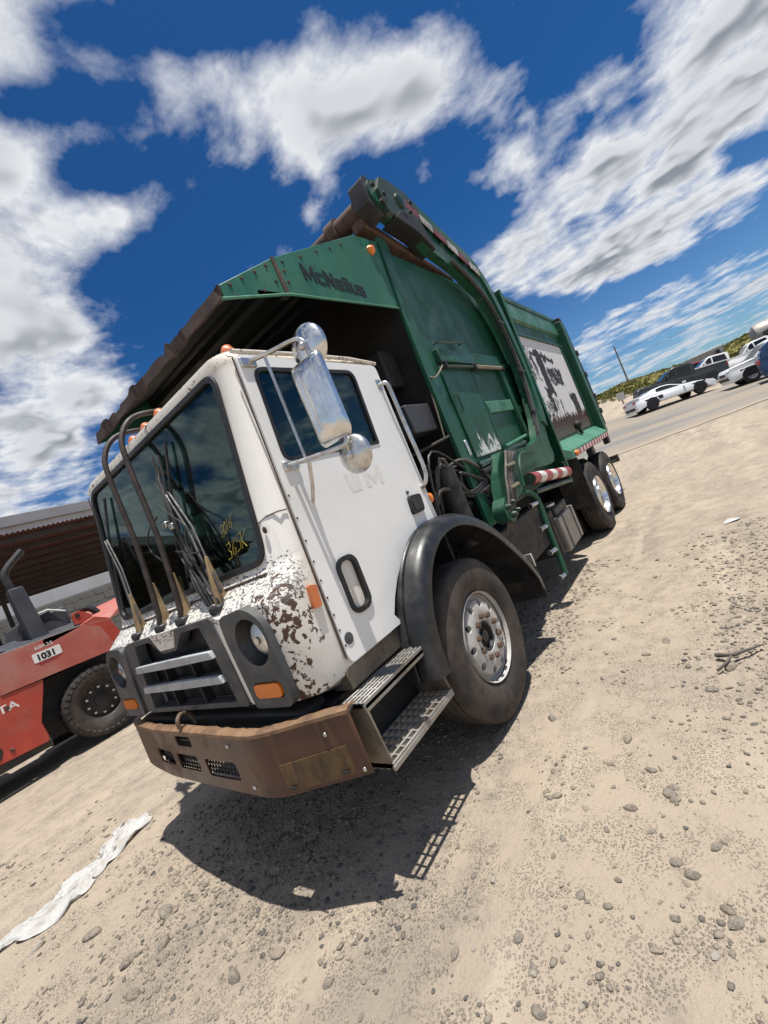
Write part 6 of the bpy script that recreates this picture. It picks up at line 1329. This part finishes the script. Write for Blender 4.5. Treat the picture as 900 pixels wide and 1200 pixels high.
# ================================================================== VEHICLES
def wheel_part(root, x, y, r, w, s, rim):
    t_ = MB().lathe([(-w / 2, r * .62), (-w / 2, r * .93), (-w * .36, r), (w * .36, r), (w / 2, r * .93), (w / 2, r * .62)], (x, y, r), 'x', 28).build('wheel', 'car_trim', root, smooth=45)
    rm = MB().lathe([(0, 0), (0, r * .60), (.012, r * .64), (.02, r * .60), (.005, r * .55), (.005, 0)], (x + s * (w / 2 - .045), y, r), 'x', 24, sx=s)
    for k in range(5):
        a = 2 * math.pi * k / 5; ca, sa = math.cos(a), math.sin(a); xx = x + s * (w / 2 - .03)
        rm.tube([(xx, y, r), (xx, y + ca * r * .58, r + sa * r * .58)], r * .075, 5)
    rm.build('rim', rim, t_)
def vehicle(name, label, cat, loc, heading, L, Wd, lower, green_, wheels, r, paint, kind, group=None, rim='alloy_dark', lower_paint=None, roll=None):
    """local axes: y forward (front at +L/2), x right. lower/green_: side outlines (y,z)"""
    V = thing(name, label, cat, loc, heading, group, local=True)
    z_at = float(terrain(np.array([loc[0]]), np.array([loc[1]]))[0])
    h = Wd / 2
    def taper(b, zb, zt, k, yk=.0):
        out = []
        for (x, y, z) in b.v:
            t = min(1, max(0, (z - zb) / (zt - zb))); sx_ = 1 - k * t
            e = max(0, abs(y) / (L / 2) - .75) / .25; sx_ *= 1 - .07 * e * e
            out.append((x * sx_, y, z))
        b.v = out; return b
    ar = []
    poly = list(lower)
    bt = [p for p in poly]
    # cut the wheel arches out of the bottom edge (poly's first two points are the rear and front bottom corners)
    (yr, zr), (yf, zf) = bt[0], bt[1]; edge = [(yr, zr)]
    for wy_ in sorted(wheels):
        ra = r * 1.10
        for k in range(9):
            a = math.pi - math.pi * k / 8; yy, zz = wy_ + ra * math.cos(a), r + ra * math.sin(a) * .98; edge.append((yy, max(zr, zz)))
    edge.append((yf, zf))
    full = edge + bt[2:]
    bd = taper(MB().plate(full, -h, h, 'x'), max(p[1] for p in lower) * .55, max(p[1] for p in lower), .10).build('body', paint, V, bevel=.05, seg=3, smooth=50)
    zb, zt = min(p[1] for p in green_), max(p[1] for p in green_)
    gb = MB().plate(green_, -h * .92, h * .92, 'x'); gb = taper(gb, zb, zt, .20)
    gh = gb.build('cabin', paint, V, bevel=.04, seg=2, smooth=50)
    # side glass and windscreens, slightly proud panes that follow the taper
    def xs_(z): return h * .92 * (1 - .20 * min(1, max(0, (z - zb) / (zt - zb))))
    for wpoly in kind['side']:
        for s in (1, -1):
            vs = [(s * (xs_(z) + .004), y, z) for (y, z) in wpoly] + [(s * (xs_(z) + .012), y, z) for (y, z) in wpoly]; n = len(wpoly)
            MB().add(vs, [tuple(range(n)), tuple(range(2 * n - 1, n - 1, -1))] + [(i, (i + 1) % n, n + (i + 1) % n, n + i) for i in range(n)]).build('window', 'car_glass', gh, smooth=0)
    for (a, b_) in kind['screens']:   # (y,z) bottom, (y,z) top
        dy, dz = b_[0] - a[0], b_[1] - a[1]; l = math.hypot(dy, dz); nn = (dz / l, -dy / l) if (dz * a[0]) > 0 else (-dz / l, dy / l)
        w0, w1 = xs_(a[1]) * .88, xs_(b_[1]) * .88; o_ = .008
        p = [(-w0, a[0] + nn[0] * .002, a[1] + nn[1] * .002), (w0, a[0] + nn[0] * .002, a[1] + nn[1] * .002), (w1, b_[0] + nn[0] * .002, b_[1] + nn[1] * .002), (-w1, b_[0] + nn[0] * .002, b_[1] + nn[1] * .002)]
        q = [(x, y + nn[0] * o_, z + nn[1] * o_) for (x, y, z) in p]
        MB().hexa(p + q).build('windscreen', 'car_glass', gh, smooth=0)
    if lower_paint:
        for s in (1, -1): MB().plate([(wheels[0] + r * 1.3, r * .75), (wheels[1] - r * 1.3, r * .75), (wheels[1] - r * 1.3, r * 1.05), (wheels[0] + r * 1.3, r * 1.05)], s * h * .985, s * (h + .012), 'x').build('sill', lower_paint, V, bevel=.01)
    for wy_ in wheels:
        for s in (1, -1):
            wheel_part(V, s * (h - .155), wy_, r, .24, s, rim)
        MB().box(-h + .03, h - .03, wy_ - r * 1.1, wy_ + r * 1.1, r * .9, r * 2.05).build('wheel_well', 'car_trim', V)
    for s in (1, -1):
        for (y0, y1, z0, z1, mt, nm) in kind['lights']:
            MB().box(*((h * .55, h * .90) if s > 0 else (-h * .90, -h * .55)), y0, y1, z0, z1).build(nm, mt, V, bevel=.02)
        my, mz = kind['mirror']; MB().box(*((h * .95, h + .17) if s > 0 else (-h - .17, -h * .95)), my - .06, my + .06, mz, mz + .14).build('wing_mirror', paint, V, bevel=.03)
        for (hy, hz) in kind.get('handles', ()): MB().box(*((h * .97, h + .02) if s > 0 else (-h - .02, -h * .97)), hy - .1, hy + .1, hz, hz + .03).build('door_handle', 'car_trim', V, bevel=.008)
    for (y0, y1, z0, z1, wf, mt, nm) in kind.get('boxes', ()): MB().box(-h * wf, h * wf, y0, y1, z0, z1).build(nm, mt, V, bevel=.03)
    return V
def at_ground(u): return (u[0], u[1], float(terrain(np.array([u[0]]), np.array([u[1]]))[0]) + .02)
# pickup outline
PK_L = [(-2.9, .38), (2.85, .36), (2.92, .62), (2.92, .95), (2.80, 1.14), (1.35, 1.24), (1.0, 1.27), (-2.85, 1.28), (-2.92, 1.2), (-2.92, .7)]
PK_G = [(-.95, 1.22), (1.30, 1.20), (.55, 1.84), (.30, 1.92), (-.72, 1.92), (-.92, 1.80)]
PK_K = dict(side=[[(.32, 1.31), (1.02, 1.29), (.52, 1.76), (.32, 1.80)], [(-.76, 1.31), (.22, 1.31), (.22, 1.80), (-.66, 1.80)]], screens=[((1.26, 1.25), (.60, 1.80)), ((-.945, 1.32), (-.925, 1.76))],
            lights=[(2.80, 2.90, .90, 1.06, 'clear_lens', 'headlight'), (-2.95, -2.84, .85, 1.15, 'red_lens', 'tail_light')], mirror=(.85, 1.28), handles=[(.35, 1.12), (-.65, 1.12)],
            boxes=[(2.90, 2.97, .50, .72, .86, 'car_trim', 'front_bumper'), (2.88, 2.94, .76, 1.06, .55, 'car_trim', 'grille'), (-2.98, -2.90, .50, .70, .85, 'car_trim', 'rear_bumper'), (-2.75, -1.0, 1.18, 1.285, .82, 'car_trim', 'cargo_bed')])
SUV_L = [(-2.3, .30), (2.28, .28), (2.36, .60), (2.36, .85), (2.22, 1.02), (1.15, 1.10), (-2.28, 1.14), (-2.36, 1.0), (-2.36, .6)]
SUV_G = [(-2.25, 1.10), (1.20, 1.08), (.40, 1.66), (.10, 1.72), (-1.75, 1.70), (-2.05, 1.55)]
SUV_K = dict(side=[[(.12, 1.17), (.92, 1.15), (.36, 1.58), (.12, 1.62)], [(-.95, 1.18), (.04, 1.17), (.04, 1.62), (-.95, 1.62)], [(-1.95, 1.2), (-1.03, 1.18), (-1.03, 1.61), (-1.78, 1.58)]], screens=[((1.15, 1.12), (.45, 1.62)), ((-2.22, 1.2), (-2.06, 1.52))],
             lights=[(2.24, 2.345, .78, .92, 'clear_lens', 'headlight'), (-2.39, -2.28, .85, 1.05, 'red_lens', 'tail_light')], mirror=(.75, 1.14), handles=[(.1, 1.02), (-.9, 1.04)],
             boxes=[(2.34, 2.385, .46, .62, .8, 'car_trim', 'lower_grille'), (2.33, 2.375, .70, .86, .5, 'car_trim', 'grille')])
CV_L = [(-2.30, .15), (2.25, .14), (2.32, .34), (2.30, .50), (1.95, .66), (1.15, .82), (.8, .85), (-1.2, .93), (-2.0, .94), (-2.30, .86), (-2.32, .5)]
CV_G = [(-1.75, .90), (1.05, .82), (.20, 1.17), (-.25, 1.22), (-.75, 1.18)]
CV_K = dict(side=[[(-.62, .96), (.72, .90), (.16, 1.12), (-.25, 1.17), (-.58, 1.13)]], screens=[((1.0, .86), (.24, 1.15)), ((-1.55, .95), (-.80, 1.16))],
            lights=[(1.96, 2.22, .54, .62, 'clear_lens', 'headlight'), (-2.345, -2.28, .68, .82, 'red_lens', 'tail_light')], mirror=(.55, .88),
            boxes=[(2.24, 2.335, .24, .36, .7, 'car_trim', 'front_splitter'), (-2.34, -2.26, .30, .48, .7, 'car_trim', 'rear_diffuser'), (-2.3, -2.0, .95, 1.0, .9, 'car_white', 'spoiler'), (-.98, -.72, .5, .72, 1.005, 'car_trim', 'side_intake')])
# heading: rotation that turns local +y onto the wanted direction
def hd(dx, dy): return math.atan2(-dx, dy)
def place(name, label, cat, c, d, L, Wd, lo, gr, wh, r, paint, kind, **k):
    x, y = c; l_ = math.hypot(*d); ux, uy = d[0] / l_, d[1] / l_
    zc = lambda px, py: float(terrain(np.array([px]), np.array([py]))[0])
    zf, zr = zc(x + ux * 1.4, y + uy * 1.4), zc(x - ux * 1.4, y - uy * 1.4)
    v = vehicle(name, label, cat, (x, y, (zf + zr) / 2 + .02), hd(*d), L, Wd, lo, gr, wh, r, paint, kind, **k)
    v.rotation_euler = (math.asin((zf - zr) / 2.8), 0, hd(*d)); return v
CV_G = [(p[0] - .35, p[1]) for p in CV_G]; CV_K['side'] = [[(p[0] - .35, p[1]) for p in q] for q in CV_K['side']]; CV_K['screens'] = [tuple((p[0] - .35, p[1]) for p in q) for q in CV_K['screens']]
place('sports_car', 'low white sports car parked side on with black wheels', 'car', (1.55, 31.6), (2.2, 1.2), 4.64, 1.93, CV_L, CV_G, (-1.36, 1.36), .345, 'car_white', CV_K)
place('suv', 'white suv at the right edge of the picture facing the sports car', 'car', (6.45, 28.9), (-1, -.2), 4.72, 1.92, SUV_L, SUV_G, (-1.40, 1.42), .38, 'car_white', SUV_K, rim='alloy_bright')
place('pickup_truck', 'white crew cab pickup parked behind the sports car', 'pickup truck', (4.6, 47.4), (-1, -.25), 5.9, 2.03, PK_L, PK_G, (-1.85, 1.80), .40, 'car_white', PK_K, rim='alloy_dark')
place('pickup_truck', 'black pickup with pale hood parked just left of the white crew cab pickup', 'pickup truck', (2.1, 39.6), (-1, -.30), 5.9, 2.03, PK_L, PK_G, (-1.85, 1.80), .40, 'car_dark', PK_K, rim='alloy_dark')
place('pickup_truck', 'white pickup mostly hidden behind the white suv', 'pickup truck', (8.2, 52.5), (-1, -.2), 5.9, 2.03, PK_L, PK_G, (-1.85, 1.80), .40, 'car_white', PK_K)
place('suv', 'dark blue suv cut off by the right edge of the picture', 'car', (7.66, 25.4), (1, -.05), 4.72, 1.92, SUV_L, SUV_G, (-1.40, 1.42), .38, 'car_blue', SUV_K)
place('hatchback', 'red car just showing between the black pickup and the white crew cab pickup', 'car', (3.2, 54.5), (-1, -.2), 4.4, 1.8, SUV_L, SUV_G, (-1.32, 1.32), .34, 'car_red', SUV_K)
# box truck with a grey ribbed body behind the black pickup
bx, by = 3.7, 58.5; bz = float(terrain(np.array([bx]), np.array([by]))[0])
bt = thing('box_truck', 'truck with a grey ribbed cargo box parked beyond the black pickup', 'truck', (bx, by, bz), hd(-1, -.3), local=True)
MB().box(-1.15, 1.15, -2.6, .6, .7, 2.35).build('cargo_box', 'tank_grey', bt, bevel=.04)
for k in range(9): MB().box(1.15, 1.19, -2.5 + k * .36, -2.43 + k * .36, .75, 2.3).build('box_rib', 'tank_grey', bt)
MB().plate([(1.05, .5), (2.7, .5), (2.75, 1.2), (2.5, 1.35), (2.1, 1.95), (1.05, 2.0)], -1.0, 1.0, 'x').build('cab', 'car_white', bt, bevel=.06)
MB().plate([(1.25, 1.4), (2.28, 1.3), (1.98, 1.85), (1.25, 1.9)], -1.01, 1.01, 'x').build('cab_window', 'car_glass', bt)
MB().box(-.5, .5, -3.0, 2.5, .55, .88).build('chassis', 'car_trim', bt)
for y in (-1.9, 1.9):
    for s in (1, -1): wheel_part(bt, s * .95, y, .45, .28, s, 'alloy_bright')
# black low-boy trailer and grey tank further right
tx, ty = 9.6, 59.0; tz = float(terrain(np.array([tx]), np.array([ty]))[0])
tr = thing('flatbed_trailer', 'black flatbed trailer with raised ramps behind the parked pickups', 'trailer', (tx, ty, tz), hd(-1, -.15), local=True)
MB().box(-1.2, 1.2, -4.5, 3.5, .95, 1.2).build('deck', 'car_trim', tr, bevel=.03)
MB().hexa([(-1.1, 3.4, 1.2), (1.1, 3.4, 1.2), (1.1, 3.6, 1.2), (-1.1, 3.6, 1.2), (-1.1, 3.7, 2.6), (1.1, 3.7, 2.6), (1.1, 3.85, 2.6), (-1.1, 3.85, 2.6)]).build('ramp', 'car_trim', tr)
MB().box(-1.2, 1.2, -4.4, -.5, 1.2, 2.5).build('headboard', 'car_trim', tr, bevel=.03)
for y in (-2.2, -1.2):
    for s in (1, -1): wheel_part(tr, s * .95, y, .42, .28, s, 'alloy_dark')
kx, ky = 12.3, 64.0; kz = float(terrain(np.array([kx]), np.array([ky]))[0])
tkk = thing('storage_tank', 'pale grey horizontal storage tank at the far right edge', 'tank', (kx, ky, kz), hd(-1, -.1), local=True)
MB().lathe([(-3.0, 0), (-2.95, .7), (-2.7, 1.2), (-2.3, 1.35), (2.3, 1.35), (2.7, 1.2), (2.95, .7), (3.0, 0)], (0, 0, 2.35), 'y', 32, closed=False).build('shell', 'tank_grey', tkk)
for y in (-1.8, 1.8): MB().box(-1.0, 1.0, y - .15, y + .15, 0, 1.3).build('saddle', 'block_grey', tkk)
MB().lathe([(0, 0), (0, .3), (.25, .3), (.3, 0)], (0, .5, 3.65), 'z', 16).build('manhole', 'tank_grey', tkk)
